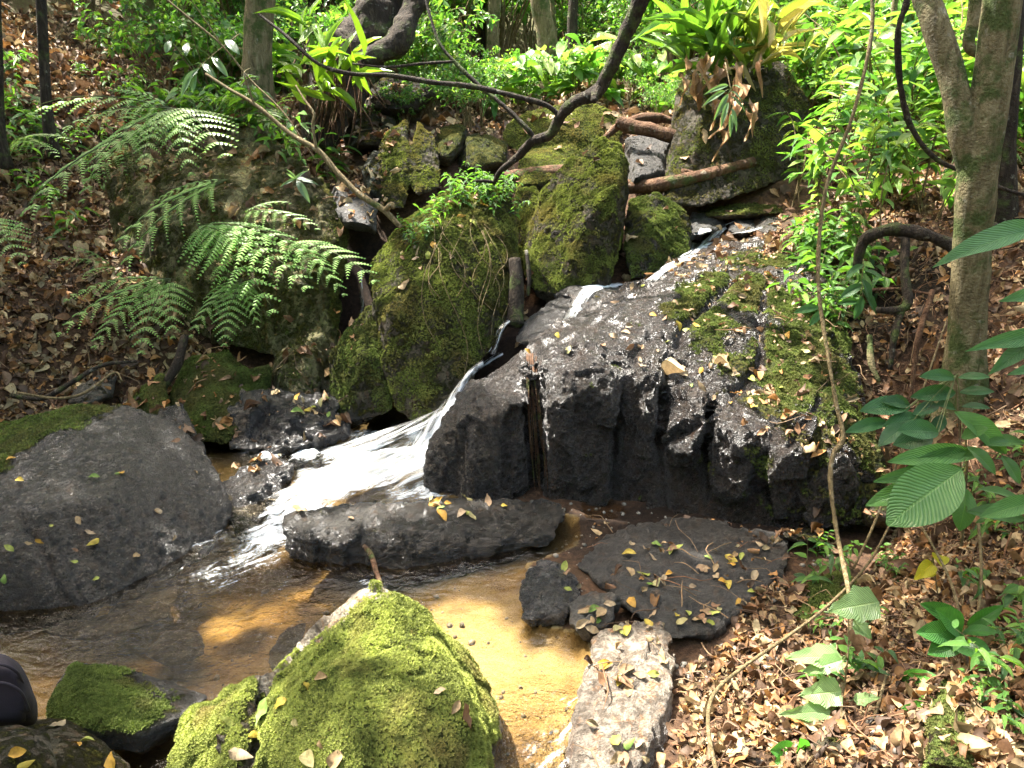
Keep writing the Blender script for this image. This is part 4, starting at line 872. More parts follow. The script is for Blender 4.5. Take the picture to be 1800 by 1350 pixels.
def litter_region(n, xr, yr, size, seed, cond=None, pal=DEADC, rockp=.12):
    r = np.random.default_rng(seed); ps, ns = [], []
    X_ = r.uniform(*xr, n); Yy = r.uniform(*yr, n)
    for x, y in zip(X_, Yy):
        h, nn, fi, _ = drop(x, y)
        if h is None: continue
        if fi >= NG and (r.random() > rockp or nn.z < .45): continue
        if h.z < .012: continue
        if cond and not cond(h): continue
        ps.append(tuple(h)); ns.append(tuple(nn))
    ps = np.array(ps); ns = np.array(ns); litter_add(ps, ns, size * r.uniform(.6, 1.4, len(ps)), r, pal)
litter_region(15000, (-5.2, -.9), (3.6, 9), .085, 1)
def shoredens(h):
    x, y = proj(tuple(h)); x, y = x[0], y[0]
    if 880 < x < 1360 and 880 < y < 1135: return random.random() < .10 + .35 * (x > 1290)
    if x < 1200 and y >= 1100: return random.random() < .15
    return random.random() < .78 + .9 * float(vnoise(np.array([[h.x * 3.2, h.y * 3.2, 4.]]))[0])
litter_region(7000, (.15, 1.7), (1.3, 3.2), .05, 2, shoredens, rockp=.10)
litter_region(9000, (.15, 1.9), (1.3, 3.2), .022, 6, shoredens, rockp=.10)
litter_region(5000, (1.0, 3.6), (1.3, 5.4), .062, 3)
litter_region(10000, (1.0, 3.4), (1.6, 5.2), .025, 7)
litter_region(9000, (-4.2, -.9), (3.6, 6.5), .032, 8)
litter_region(3500, (-1, 4.5), (4.8, 9), .09, 4, rockp=.10)
litter_region(6000, (2.8, 6.0), (.2, 6.5), .075, 12)
litter_region(3000, (.4, 3.2), (.2, 1.45), .055, 13)
litter_region(420, (.7, 3.0), (1.3, 4.2), .11, 9, shoredens)
litter_region(900, (-5, -.9), (3.6, 8), .14, 10)
litter_region(3500, (-7, 7), (7, 14), .13, 5)
tag(link('leaf_litter', litter.mesh('leaf_litter', M_DEAD)), 'brown and tan dead leaves carpeting both banks of the stream', 'leaf litter', kind='stuff')
# pebbles on the stream bed and shore
_t = 0.618; PB = (np.array([(0, 0, 1), (.9, 0, .3), (.28, .85, .35), (-.73, .53, .3), (-.73, -.53, .28), (.28, -.85, .33), (.7, .5, -.4), (-.3, .8, -.4), (-.85, 0, -.4), (-.3, -.8, -.4), (.7, -.5, -.4)]) * np.array([1, .8, .6]),
      np.array([(0, 1, 2), (0, 2, 3), (0, 3, 4), (0, 4, 5), (0, 5, 1), (1, 6, 2), (2, 6, 7), (2, 7, 3), (3, 7, 8), (3, 8, 4), (4, 8, 9), (4, 9, 5), (5, 9, 10), (5, 10, 1), (1, 10, 6)]), np.zeros((11, 2)))
rp = np.random.default_rng(12); ps, ns = [], []
for _ in range(5200):
    x, y = rp.uniform(-2.2, 1.6), rp.uniform(1.2, 4.3); h, nn, fi, _d = drop(x, y)
    if h is None or fi >= NG or (h.z < -.02 and rp.random() < .6) or rp.random() > .25 + .9 * abs(vnoise(np.array([[x * 3, y * 3, 1.]]))[0]) ** 1: continue
    ps.append(tuple(h)); ns.append(tuple(nn))
ps = np.array(ps); ns = np.array(ns); L = .004 + .016 * rp.random(len(ps)) ** 3; g_ = rp.uniform(.08, .32, (len(ps), 1)) * np.array([1, .9, .74])
pa = Acc(); pa.scatter(PB, ps + ns * L[:, None] * .2, basis(rp.normal(size=ps.shape), ns, L), g_)
tag(link('pebbles', pa.mesh('pebbles', M_PEB)), 'small pebbles and grit on the stream bed and shore', 'pebbles', kind='stuff')
# twigs and rootlets
tw = Acc(); r = np.random.default_rng(11)
def twigs(n, xr, yr, ln, rad, cols, seed, bend=.25):
    r = np.random.default_rng(seed)
    for _ in range(n):
        x, y = r.uniform(*xr), r.uniform(*yr); h, nn, fi, _d = drop(x, y)
        if h is None or h.z < .02 or (fi >= NG and r.random() > .12): continue
        nn = np.array(nn); d = unit(np.cross(nn, r.normal(size=3)) + nn * r.normal(0, .15)); L = ln * r.uniform(.3, 1.3); b = np.cross(nn, d)
        c = np.array(h) + nn * .012; k = r.normal(0, bend, 3)
        p = [c - d * L / 2, c - d * L / 6 + b * L * k[0] * .3 + nn * .01, c + d * L / 6 + b * L * k[1] * .3 + nn * .012 * abs(k[2]) * 4, c + d * L / 2 + b * L * k[2] * .4]
        v, f = tube(p, [rad * r.uniform(.5, 1.3)] * 3 + [rad * .3], 4, sub=2, cap=False); tw.add(v, f, cols[r.integers(len(cols))])
TC = [(.2, .13, .07), (.3, .2, .11), (.12, .07, .04), (.24, .12, .06)]
twigs(420, (-4.2, -.9), (3.8, 7), .3, .0035, TC, 21); twigs(900, (.2, 1.8), (1.3, 3.2), .16, .0022, TC, 22); twigs(900, (1.1, 2.8), (1.8, 4.4), .2, .002, TC, 23, .5)
tag(link('twigs', tw.mesh('twigs', M_DEAD)), 'thin dry twigs and rootlets strewn over the banks', 'twigs', kind='stuff')

# individually visible fallen leaves on the rocks
LM = []
CN = ['golden yellow', 'olive green', 'orange', 'fresh green', 'pale cream', 'light brown', 'reddish brown', 'dark tan', 'tan', 'beige']; SN = ['curled', 'domed', 'folded', 'narrow', 'upcurled', 'wavy']
def mkleafmesh(T, col, nm='fallen_leaf'):
    a = Acc(); a.add(T[0] * np.array([1, .5, .45]) - np.array([.5, 0, 0]), T[1], col, T[2]); return a.mesh(nm, M_DEAD)
for t in DT:
    for c in list(YELC * .75) + list(DEADC[[0, 2, 3, 6]] * .7): LM.append(mkleafmesh(t, c))
def fallen(n, region, size, label, group, seed, yellow=.5, minz=.2):
    r = np.random.default_rng(seed); rx = np.array(region, float); x0, y0 = rx.min(0); x1, y1 = rx.max(0); k = 0; tr = 0
    while k < n and tr < n * 30:
        tr += 1; a, b = r.uniform(x0, x1), r.uniform(y0, y1)
        if not inpoly(np.array([a]), np.array([b]), rx)[0]: continue
        if vnoise(np.array([[a / 45., b / 30., seed]]))[0] < r.uniform(-.5, .5): continue
        h, nn, fi, _ = cast(a, b)
        if h is None or fi < NG or nn.z < minz or h.z < .01: continue
        ti = r.integers(len(DT)); ci = r.integers(0, 6) if r.random() < yellow else r.integers(6, 10)
        o = link('fallen_leaf', LM[ti * 10 + ci]); L = size * r.uniform(.6, 1.35)
        z = Vector(nn) + Vector(r.normal(0, .14, 3)); z.normalize(); x = z.cross(Vector(r.normal(size=3))).normalized(); y = z.cross(x)
        o.matrix_world = Matrix(((x.x * L, y.x * L, z.x * L, h.x + nn.x * .008), (x.y * L, y.y * L, z.y * L, h.y + nn.y * .008), (x.z * L, y.z * L, z.z * L, h.z + nn.z * .01), (0, 0, 0, 1)))
        u_ = (a - x0) / (x1 - x0); v_ = (b - y0) / (y1 - y0); hz = 'left' if u_ < .33 else 'right' if u_ > .67 else 'middle'; vt = 'upper' if v_ < .33 else 'lower' if v_ > .67 else 'central'
        tag(o, CN[ci] + ' ' + SN[ti] + ' ' + label + ', ' + vt + ' ' + hz + ' part', 'leaf', group); k += 1
fallen(22, [(10, 770), (350, 770), (330, 960), (150, 1040), (0, 1040)], .036, 'leaf on the big round wet boulder at the left', 'leaves on the big round boulder', 31, .85)
fallen(14, [(470, 1180), (700, 1050), (840, 1300), (560, 1345), (330, 1340)], .05, 'leaf on the sunlit peaked mossy boulder', 'leaves on the peaked mossy boulder', 32, .7, 0)
fallen(100, [(860, 640), (1100, 510), (1400, 410), (1450, 560), (1420, 760), (1230, 700), (1000, 620)], .046, 'leaf on the sloping top of the rock outcrop', 'leaves on the outcrop top', 33, .45)
fallen(14, [(510, 895), (870, 870), (980, 890), (650, 930)], .055, 'leaf on the long slab across the pool', 'leaves on the long slab', 34, .9)
fallen(70, [(1000, 960), (1340, 950), (1340, 1060), (1200, 1120), (1030, 1120), (980, 1010)], .05, 'leaf on the dark flat rocks at the pool edge', 'leaves on the dark flat shore rocks', 35, .5)
fallen(18, [(1050, 1100), (1190, 1100), (1130, 1345), (1030, 1345)], .055, 'leaf on the long pale granite slab', 'leaves on the pale slab', 36, .4)
fallen(18, [(670, 480), (760, 350), (900, 325), (880, 400), (740, 520)], .07, 'leaf on the crown of the tall rounded mossy boulder', 'leaves on the tall rounded boulder', 37, .3)
fallen(10, [(920, 250), (1100, 240), (1080, 200), (930, 200)], .08, 'leaf on the far mossy rocks behind the crest boulder', 'leaves on the far mossy rocks', 38, .3)
fallen(8, [(500, 690), (600, 700), (590, 740), (500, 740)], .06, 'leaf on the glistening black fissured rock', 'leaves on the fissured black rock', 39, .9)
fallen(6, [(20, 1265), (230, 1265), (230, 1350), (20, 1350)], .045, 'leaf on the smooth rocks in the bottom left corner', 'leaves on the corner rocks', 40, .8)
fallen(10, [(220, 230), (480, 200), (600, 330), (540, 330), (440, 240)], .08, 'leaf on top of the huge rock face', 'leaves on the rock face', 41, .2)

# ---------------------------------------------------------------- ferns
def frondT(npin=8, seed=0):
    r = np.random.default_rng(seed); A_ = Acc(); V, Fc = tube([(0, 0, 0), (.35, 0, .05), (.7, 0, .03), (1, 0, -.06)], [.006, .005, .003, .001], 4, sub=3, cap=False); A_.add(V, Fc, (.10, .12, .04))
    def zc(x): return .16 * x * (1 - x) * 1.6 - .10 * x * x
    for i in range(npin):
        t = .14 + .84 * (i / (npin - 1)) ** 1.02; ln = .36 * (1 - t) ** .62 * min(1, (t / .2) ** .6) + .02
        for s in (-1, 1):
            ang = R(68 - 22 * t) * s; d = np.array([math.cos(ang), math.sin(ang), 0]); e = np.array([-math.sin(ang), math.cos(ang), 0]) * s
            base = np.array([t, 0, zc(t)]); dr = .35 + r.uniform(-.1, .1); nq = max(3, int(ln / .023))
            vs, fs = [], []
            for q in range(nq):
                u0 = q / nq; ce = base + d * ln * u0 - np.array([0, 0, dr * ln * u0 * u0]); pl = .040 * (1 - u0) ** .8 * (ln / .36) ** .4 * 9.5 / npin + .003; wd = ln / nq * .78
                for ss in (-1, 1):
                    k = len(vs); dd = unit(e * ss * .9 + d * .42); vs += [tuple(ce), tuple(ce + d * wd), tuple(ce + d * wd * .9 + dd * pl * .85 - np.array([0, 0, .006])), tuple(ce + dd * pl * .98 + d * wd * .3 - np.array([0, 0, .01]))]
                    fs.append((k, k + 1, k + 2, k + 3) if ss * s > 0 else (k, k + 3, k + 2, k + 1))
            g = r.uniform(.85, 1.15); A_.add(np.array(vs), np.array(fs), np.array([.24, .40, .115]) * g)
    return A_.mesh('frond', M_FINE, False)
FR = [frondT(8, s) for s in range(3)] + [frondT(10, 9)]
def fern(base, fr, label, seed=0, group='ferns on the left bank'):
    b = P(*base); e = empty('fern', b, label, 'fern', group)
    for k, (px, py, Yy, sc) in enumerate(fr):
        t = P(px, py, Yy); d = t - b; L = d.length * 1.06; x = d.normalized(); z = (Vector((0, -.25, 1)) - x * x.dot(Vector((0, -.25, 1)))).normalized(); y = z.cross(x)
        o = link('frond', FR[(seed + k) % 4], e); wv = L * sc
        o.matrix_local = Matrix(((x.x * L, y.x * wv, z.x * L, 0), (x.y * L, y.y * wv, z.y * L, 0), (x.z * L, y.z * wv, z.z * L, 0), (0, 0, 0, 1)))
    return e
fern((300, 190, 5.6), [(105, 215, 5.3, 1), (150, 290, 5.0, 1), (385, 245, 5.0, 1.3), (200, 150, 5.6, .9), (250, 270, 5.0, .9), (330, 280, 5.0, .8), (60, 175, 5.6, .8)], 'large fern spilling over the top left of the rock face', 0)
fern((270, 220, 5.5), [(30, 362, 4.8, .8), (140, 330, 5.0, .8), (210, 260, 5.1, .9)], 'fern with one long frond arching down to the left of the rock face', 1)
fern((400, 315, 5.1), [(200, 415, 4.7, 1), (270, 345, 4.9, .8), (205, 455, 4.7, .8)], 'fern with fronds reaching left across the rock face', 2)
fern((345, 395, 5.0), [(525, 475, 4.5, 1.1), (470, 520, 4.5, 1.1), (395, 490, 4.6, .9), (540, 430, 4.6, .8), (440, 440, 4.6, 1.)], 'big fern with two broad fronds drooping in front of the rock face', 3)
fern((425, 375, 5.0), [(545, 385, 4.7, .9), (500, 350, 4.9, .8)], 'small fern sprouting from the middle of the rock face', 0)
fern((500, 425, 4.9), [(648, 472, 4.55, 1.1), (600, 500, 4.6, .8)], 'fern pointing right towards the dark gap', 1)
fern((300, 490, 4.95), [(105, 565, 4.6, .9), (165, 590, 4.5, 1), (245, 600, 4.45, 1.15), (300, 575, 4.5, .9), (200, 520, 4.6, .8), (120, 510, 4.8, .8)], 'wide fern hanging low over the brown bank', 2)
fern((425, 490, 4.85), [(392, 590, 4.45, 1.15), (335, 575, 4.5, .9), (360, 520, 4.6, .7), (450, 560, 4.5, .6)], 'fern drooping over the bare soil between rock face and low mossy rock', 3)
fern((200, 470, 5.0), [(95, 450, 4.8, .9), (150, 480, 4.7, .9), (130, 430, 4.9, .8)], 'small fern on the leaf-covered bank left of the rock face', 0)
fern((-30, 380, 4.7), [(30, 445, 4.4, 1.2), (15, 410, 4.5, 1)], 'dark fern cut off by the left edge of the photo', 1)
fern((20, 250, 5.8), [(105, 235, 5.6, .9), (90, 260, 5.5, .8), (-20, 220, 5.7, .8)], 'fern on the upper left slope behind a thin trunk', 2)
fern((480, 190, 6.4), [(420, 250, 6.0, 1), (475, 215, 6.1, 1.2), (560, 140, 6.2, .8)], 'fern at the base of the grey-green trunk above the rock face', 3)

# ---------------------------------------------------------------- plants
GREENS = np.array([(.055, .13, .03), (.075, .17, .035), (.10, .21, .04), (.13, .25, .045), (.05, .11, .04)])
LT = [leafT(5, 'lance', .1, .25, .05, 1, 1), leafT(5, 'lance', .15, .45, .05, 1, 2), leafT(5, 'lance', .05, .12, .08, 1, 3)]
OT = [leafT(6, 'ovate', .12, .3, .1, 1, 4), leafT(6, 'ell', .15, .2, .1, 1, 5)]
ST = [leafT(2, 'ell', .15, .2, 0, 1, 6)]
def proto_cane(seed, h=1.0, nc=3, nl=12, ll=.24, lw=.05, pal=GREENS, T=LT, spread=.5, nm='understory_plant', droopleaf=.2):
    r = np.random.default_rng(seed); st = Acc(); fo = Acc()
    for c in range(nc):
        a = r.uniform(0, 6.28); sp = r.uniform(.3, 1) * spread * h; hh = h * r.uniform(.7, 1.1)
        p = np.array([(0, 0, 0), (sp * .2, 0, hh * .4), (sp * .55, 0, hh * .8), (sp, 0, hh)]); ca_, sa_ = math.cos(a), math.sin(a)
        p = np.stack([p[:, 0] * ca_, p[:, 0] * sa_, p[:, 2]], 1) + r.normal(0, .012, (4, 3)) * h; p[0] = (r.normal(0, .03), r.normal(0, .03), -.08)
        v, f = tube(p, [.007 * h, .006 * h, .004 * h, .002 * h], 5, sub=3, cap=False); st.add(v, f, (.11, .13, .05))
        for k in range(nl):
            t = .25 + .75 * k / (nl - 1); u = t * 3; i0 = min(2, int(u)); q = p[i0] * (1 - (u - i0)) + p[i0 + 1] * (u - i0)
            ang = k * 2.4 + r.uniform(-.5, .5) if T is not LT else (k % 2) * math.pi + a + math.pi / 2 + r.uniform(-.6, .6)
            x = unit(np.array([[math.cos(ang), math.sin(ang), r.uniform(-.35, .55) - droopleaf]])); z = np.array([[0, 0, 1.]]) + r.normal(0, .25, (1, 3))
            L = ll * r.uniform(.65, 1.2); fo.scatter(T[r.integers(len(T))], q[None], basis(x, z, L, lw * 2 * r.uniform(.8, 1.2), L), (pal[r.integers(len(pal))] * r.uniform(.75, 1.25))[None])
    return st.mesh('stem', M_TWIG), fo.mesh('foliage', M_LEAF)
def proto_bush(seed, h=1.0, n=260, ls=.055, pal=GREENS, flat=.7, T=ST, lw=.5):
    r = np.random.default_rng(seed); st = Acc(); fo = Acc(); tips = []
    for c in range(8):
        a = r.uniform(0, 6.28); sp = r.uniform(.15, .6) * h; p = [np.array([0, 0, -.08]), np.array([sp * .3 * math.cos(a), sp * .3 * math.sin(a), h * .4]), np.array([sp * math.cos(a), sp * math.sin(a), h * r.uniform(.6, 1.05)])]
        v, f = tube(p, [.009 * h, .006 * h, .002 * h], 4, sub=3, cap=False); st.add(v, f, (.12, .1, .06))
        for _ in range(5):
            t = r.uniform(.35, 1); b = p[1] * (1 - t) + p[2] * t; d = unit(r.normal(size=3) * np.array([1, 1, .35])); e = b + d * h * r.uniform(.15, .35); v, f = tube([b, (b + e) / 2 + [0, 0, .02], e], [.004 * h, .003 * h, .001], 3, sub=2, cap=False); st.add(v, f, (.12, .1, .06)); tips.append((b, e))
    m = len(tips); k = r.integers(0, m, n); t = r.uniform(.1, 1.05, (n, 1)); B0 = np.array([x[0] for x in tips])[k]; E0 = np.array([x[1] for x in tips])[k]
    pos = B0 * (1 - t) + E0 * t + r.normal(0, .02 * h, (n, 3)); d = unit(E0 - B0); x = unit(d * .5 + r.normal(0, .7, (n, 3)) + np.array([0, 0, -.1])); z = np.array([0, 0, 1.]) + r.normal(0, .45, (n, 3)); L = ls * r.uniform(.6, 1.5, n)
    cols = pal[r.integers(0, len(pal), n)] * r.uniform(.7, 1.3, (n, 1)); fo.scatter(T[0], pos, basis(x, z, L, L * lw, L), cols)
    return st.mesh('stem', M_TWIG), fo.mesh('foliage', M_FINE)
def mkproto(name, ms, label, cat, group):
    e = empty(name, (0, 0, -50), label, cat, group); e['look'] = ''; link('stem', ms[0], e); link('foliage', ms[1], e); return e
WHERE = [(250, 'at the far left'), (450, 'above the huge rock face'), (620, 'around the grey-green trunk'), (760, 'behind the leaning trunk'), (900, 'left of the medium grey trunk'), (1040, 'between the two middle trunks'), (1180, 'right of the slim dark trunk'), (1420, 'behind the tall dark rock'), (1650, 'behind the right thicket'), (9999, 'behind the forked tree')]
def near_label(p, s, lo, hi, kind, bins=WHERE, rows=None):
    x, y = proj(tuple(p)); x, y = x[0], y[0]; wh = next((t for b_, t in bins if x < b_), bins[-1][1])
    sz = 'small' if s < lo + (hi - lo) / 3 else 'large' if s > hi - (hi - lo) / 3 else 'medium'
    rw = '' if not rows else next(t for b_, t in rows if p[1] < b_)
    return ' '.join((sz + ' ' + kind + ' ' + rw + ' ' + wh).split())
def place(protos, spots, seed, smin=.8, smax=1.25, label=None, tilt=.12):
    """first use moves the prototype itself, later uses copy it"""
    r = np.random.default_rng(seed)
    for (x, y, z) in spots:
        p = protos[r.integers(len(protos))]; s = r.uniform(smin, smax); rot = (r.normal(0, tilt), r.normal(0, tilt), r.uniform(0, 6.28))
        copy_thing(p, (x, y, z), rot, s, near_label((x, y, z), s, smin, smax, p['look'] + ' ' + label[0], *label[1:]) if label else None)
def retire(protos):
    for p in protos:
        for c in list(p.children): bpy.data.objects.remove(c)
        bpy.data.objects.remove(p)
def spots_px(n, region, seed, Yr=None, onrock=False):
    r = np.random.default_rng(seed); rx = np.array(region, float); out = []; tr = 0
    while len(out) < n and tr < n * 20:
        tr += 1; a, b = r.uniform(rx[:, 0].min(), rx[:, 0].max()), r.uniform(rx[:, 1].min(), rx[:, 1].max())
        if not inpoly(np.array([a]), np.array([b]), rx)[0]: continue
        h, nn, fi, _ = cast(a, b)
        if h is None or (fi >= NG and not onrock): continue
        if Yr and not (Yr[0] < h.y < Yr[1]): continue
        out.append(tuple(h))
    return out
def spots_xy(n, xr, yr, seed, cond=None):
    r = np.random.default_rng(seed); out = []
    X_ = r.uniform(*xr, n); Yy = r.uniform(*yr, n); Zz = ground_z(X_, Yy)
    return [(x, y, z) for x, y, z in zip(X_, Yy, Zz) if cond is None or cond(x, y)]
BRIGHT = np.array([(.12, .27, .05), (.16, .34, .06), (.21, .36, .08), (.075, .19, .04), (.27, .37, .10)])
# right thicket
pr = [mkproto('thicket_plant', proto_cane(50 + k, .95, 3, 13, .23, .032, BRIGHT), 'arching cane plant with long lance leaves in the sunlit thicket on the right bank', 'plant', 'lance-leaved plants of the right thicket') for k in range(5)]
for p, l in zip(pr, ['upright', 'leaning', 'bushy', 'sparse', 'spreading']): p['look'] = l
TB = ([(1400, 'beside the tall dark rock'), (1500, 'left of the pale vine'), (1620, 'behind the dark curved vine'), (9999, 'behind the forked tree')], [(5.8, 'at the front of the thicket'), (6.8, 'midway into the thicket'), (99, 'at the back of the thicket')])
place(pr, spots_xy(120, (1.5, 4.6), (4.9, 8.4), 51, lambda x, y: x > 1.45 + (y - 4.8) * .36 and not (x < 2.75 and y < 7.0)), 52, .7, 1.35, ('lance-leaved cane', *TB))
place(pr, [tuple(P(*q)) for q in [(1440, 330, 5.1), (1500, 380, 4.7), (1560, 350, 4.6), (1620, 330, 4.5), (1480, 300, 5.4), (1400, 350, 5.6), (1540, 420, 4.4)]], 53, .5, .8, ('low lance-leaved cane', *TB))
place(pr, spots_xy(14, (1.9, 3.6), (4.4, 5.6), 55), 56, .4, .75, ('low lance-leaved cane', *TB))
retire(pr)
# broad-leaved clumps behind the stream
pr = [mkproto('broadleaf_plant', proto_cane(60 + k, .8, 5, 5, .38, .075, BRIGHT, OT, .45), 'broad-leaved clump glowing in the sun behind the mossy rocks', 'plant', 'broad-leaved clumps behind the rocks') for k in range(3)]
for p, l in zip(pr, ['open', 'dense', 'drooping']): p['look'] = l
R3 = [(8.5, 'close to the rocks'), (9, 'on the terrace'), (99, 'further back')]
place(pr, spots_xy(18, (-1.3, 1.6), (8.2, 9.3), 61), 62, .4, .75, ('broad-leaved clump', WHERE, R3))
place(pr, spots_xy(8, (-3.4, -1.4), (7.5, 9.5), 63), 64, .5, .9, ('broad-leaved clump', WHERE, R3))
retire(pr)
# small leaved shrubs through the wood
pr = [mkproto('shrub', proto_bush(70 + k, 1.2, 620, .075, np.vstack([GREENS * 1.3, BRIGHT])), 'small-leaved green shrub in the wood behind the stream', 'shrub', 'shrubs of the wood behind the stream') for k in range(5)]
for p, l in zip(pr, ['loose', 'dense', 'lopsided', 'twiggy', 'rounded']): p['look'] = l
R4 = [(8.5, 'behind the boulders'), (11, 'at the edge of the wood'), (14, 'deeper in the wood'), (99, 'far in the wood')]
place(pr, spots_xy(230, (-7, 8), (9.3, 17), 71, lambda x, y: abs(x) < .75 * y and not (y < 11.5 and -.45 < x < 1.3)), 72, .8, 1.9, ('small-leaved shrub', WHERE, R4))
place(pr, spots_xy(34, (-4.2, -.6), (7.6, 9.6), 73, lambda x, y: x > -3.6 or y > 9), 74, .45, 1.0, ('low shrub', WHERE, R4))
place(pr, spots_xy(26, (2.3, 6), (6.5, 10), 75), 76, .7, 1.3, ('small-leaved shrub', WHERE, R4))
place(pr, spots_xy(60, (-1.4, 1.7), (6.9, 9.2), 77, lambda x, y: not (y < 8.1 and -.15 < x < 1.25)), 78, .25, .5, ('knee-high shrub', WHERE, R4))
retire(pr)
# low plants on the rocks and banks
pr = [mkproto('small_plant', proto_cane(80 + k, .22, 4, 6, .1, .014, GREENS * 1.3, LT, .8), 'tuft of small glossy leaves growing on the tall rounded mossy boulder', 'plant', 'little plants on the boulder crown') for k in range(3)]
for p, l in zip(pr, ['upright', 'trailing', 'spreading']): p['look'] = l
place(pr, spots_px(26, [(680, 450), (740, 370), (830, 310), (900, 320), (905, 400), (820, 380), (740, 440)], 81, None, True), 82, .4, .75, ('glossy tuft on the tall rounded boulder', [(740, 'at its left shoulder'), (800, 'on its upper left'), (860, 'near its top'), (999, 'at its right edge')]))
for p in pr: p['label'] = 'small leafy plant at the head of the rock face among ferns'; p['group'] = 'little plants above the rock face'
place(pr, spots_px(30, [(230, 240), (330, 190), (470, 190), (560, 290), (600, 330), (540, 320), (430, 230)], 83, None, True), 84, .8, 1.6, ('leafy plant on the rock face', [(330, 'at its left top'), (440, 'at its middle top'), (520, 'at its right top'), (999, 'on its right shoulder')]))
for p in pr: p['label'] = 'seedling with narrow leaves standing in the dead leaves of the right bank'; p['group'] = 'seedlings on the right bank'
place(pr, spots_px(26, [(1480, 900), (1560, 700), (1800, 700), (1800, 1300), (1500, 1340), (1350, 1150)], 85), 86, .35, .8, ('seedling', [(1520, 'near the long pale vine'), (1650, 'between the vine and the sapling'), (9999, 'below the forked tree')], [(2, 'at the very front'), (2.6, 'on the near shore'), (99, 'on the upper right bank')]))
for p in pr: p['label'] = 'low green seedling on the leaf-covered left slope'; p['group'] = 'seedlings on the left slope'
place(pr, spots_px(26, [(0, 120), (200, 60), (330, 150), (200, 240), (180, 420), (0, 460)], 87), 88, .6, 1.4, ('seedling on the left slope', [(90, 'beside the left edge'), (180, 'near the thin mossy trunk'), (999, 'towards the rock face')], [(5.5, 'low down'), (7, 'half way up'), (99, 'high up')]))
for p in pr: p['label'] = 'leafy sprig hanging at the edge of the outcrop and right bank'; p['group'] = 'sprigs beside the outcrop'
place(pr, spots_px(22, [(1380, 430), (1450, 400), (1560, 520), (1500, 600), (1430, 560)], 89, None, True), 90, .7, 1.4, ('leafy sprig', [(1440, 'left of the pale vine on the outcrop'), (1500, 'just right of the pale vine'), (9999, 'near the arched root')]))
retire(pr)

# hand-placed leafy plants near the camera
BT = [leafT(10, 'ell', .10, .25, .04, 2, 11), leafT(10, 'ovate', .10, .3, .06, 2, 12), leafT(10, 'lance', .08, .3, .05, 2, 13), leafT(8, 'ovate', .05, .15, .1, 2, 14, .22)]
def leafy(name, label, cat, stem, leaves, col, T=0, stemr=.005, group=None):
    """stem [(px,py,Y)...]; leaves (bx,by,tx,ty,Y,width/len[,dY,T])"""
    b = P(*stem[0]); e = empty(name, b, label, cat, group); a = Acc(); v, f = tube([P(*s) - b for s in stem], [stemr * (1 - .6 * i / max(1, len(stem) - 1)) for i in range(len(stem))], 6, sub=4); a.add(v, f, (.12, .14, .06))
    link('stem', a.mesh('stem', M_TWIG), e); r = np.random.default_rng(int(stem[0][0]))
    sp = [P(*s) for s in stem]
    for q in leaves:
        bx, by, tx, ty, Yy, wr = q[:6]; dY = q[6] if len(q) > 6 else -.06; tt = q[7] if len(q) > 7 else T
        p0 = P(bx, by, Yy); p1 = P(tx, ty, Yy + dY); d = p1 - p0; L = d.length; x = np.array(d)[None] ; z = np.array([[r.normal(0, .2), -.75 + r.normal(0, .15), .8]])
        la = Acc(); la.scatter(BT[tt], (np.array(p0 - b))[None], basis(x, z, L * 1.05, L * wr, L * .8), (np.array(col) * r.uniform(.8, 1.25))[None])
        near = min(sp, key=lambda s: (s - p0).length)
        if (near - p0).length > .01:
            v, f = tube([near - b, (near + p0) / 2 - b + Vector((0, 0, .01)), p0 - b], .0016, 4, sub=3, cap=False); la.add(v, f, (.12, .16, .05))
        link('leaf', la.mesh('leaf', M_LEAF), e)
    return e
leafy('sapling', 'sapling with paired dark green leaflets in front of the forked trunk', 'sapling', [(1690, 960, 2.75), (1688, 800, 2.78), (1680, 660, 2.8)],
      [(1680, 665, 1628, 655, 2.8, .32), (1684, 664, 1740, 658, 2.8, .32), (1680, 690, 1612, 692, 2.8, .34), (1686, 690, 1748, 684, 2.8, .34), (1680, 720, 1655, 705, 2.8, .4), (1690, 715, 1740, 712, 2.78, .35), (1600, 715, 1522, 712, 2.8, .4), (1600, 712, 1560, 700, 2.82, .4), (1625, 720, 1600, 745, 2.8, .4), (1650, 712, 1610, 722, 2.8, .4), (1660, 730, 1640, 760, 2.78, .5), (1620, 735, 1560, 742, 2.76, .4), (1562, 742, 1494, 752, 2.76, .3), (1600, 745, 1545, 775, 2.7, .45),
       (1640, 770, 1580, 775, 2.6, .5), (1650, 760, 1590, 750, 2.6, .45)], (.05, .135, .05), 0, .005)
leafy('large_leaved_plant', 'glossy plant with large ribbed leaves right of the outcrop', 'plant', [(1690, 960, 2.35), (1695, 880, 2.4), (1700, 800, 2.42), (1690, 735, 2.45)],
      [(1678, 724, 1790, 796, 2.4, .34), (1720, 800, 1577, 800, 2.4, .24), (1700, 790, 1600, 822, 2.4, .26), (1695, 825, 1550, 838, 2.38, .2), (1690, 825, 1568, 912, 2.3, .58, -.12), (1700, 785, 1760, 830, 2.35, .42), (1690, 770, 1730, 750, 2.4, .5), (1760, 800, 1800, 850, 2.35, .4), (1700, 860, 1690, 935, 2.32, .5), (1720, 860, 1800, 870, 2.35, .3), (1700, 900, 1820, 905, 2.25, .28, .0), (1830, 880, 1735, 900, 2.2, .3), (1640, 850, 1530, 880, 2.4, .3), (1800, 780, 1740, 770, 2.4, .3)],
      (.085, .20, .055), 0, .006)
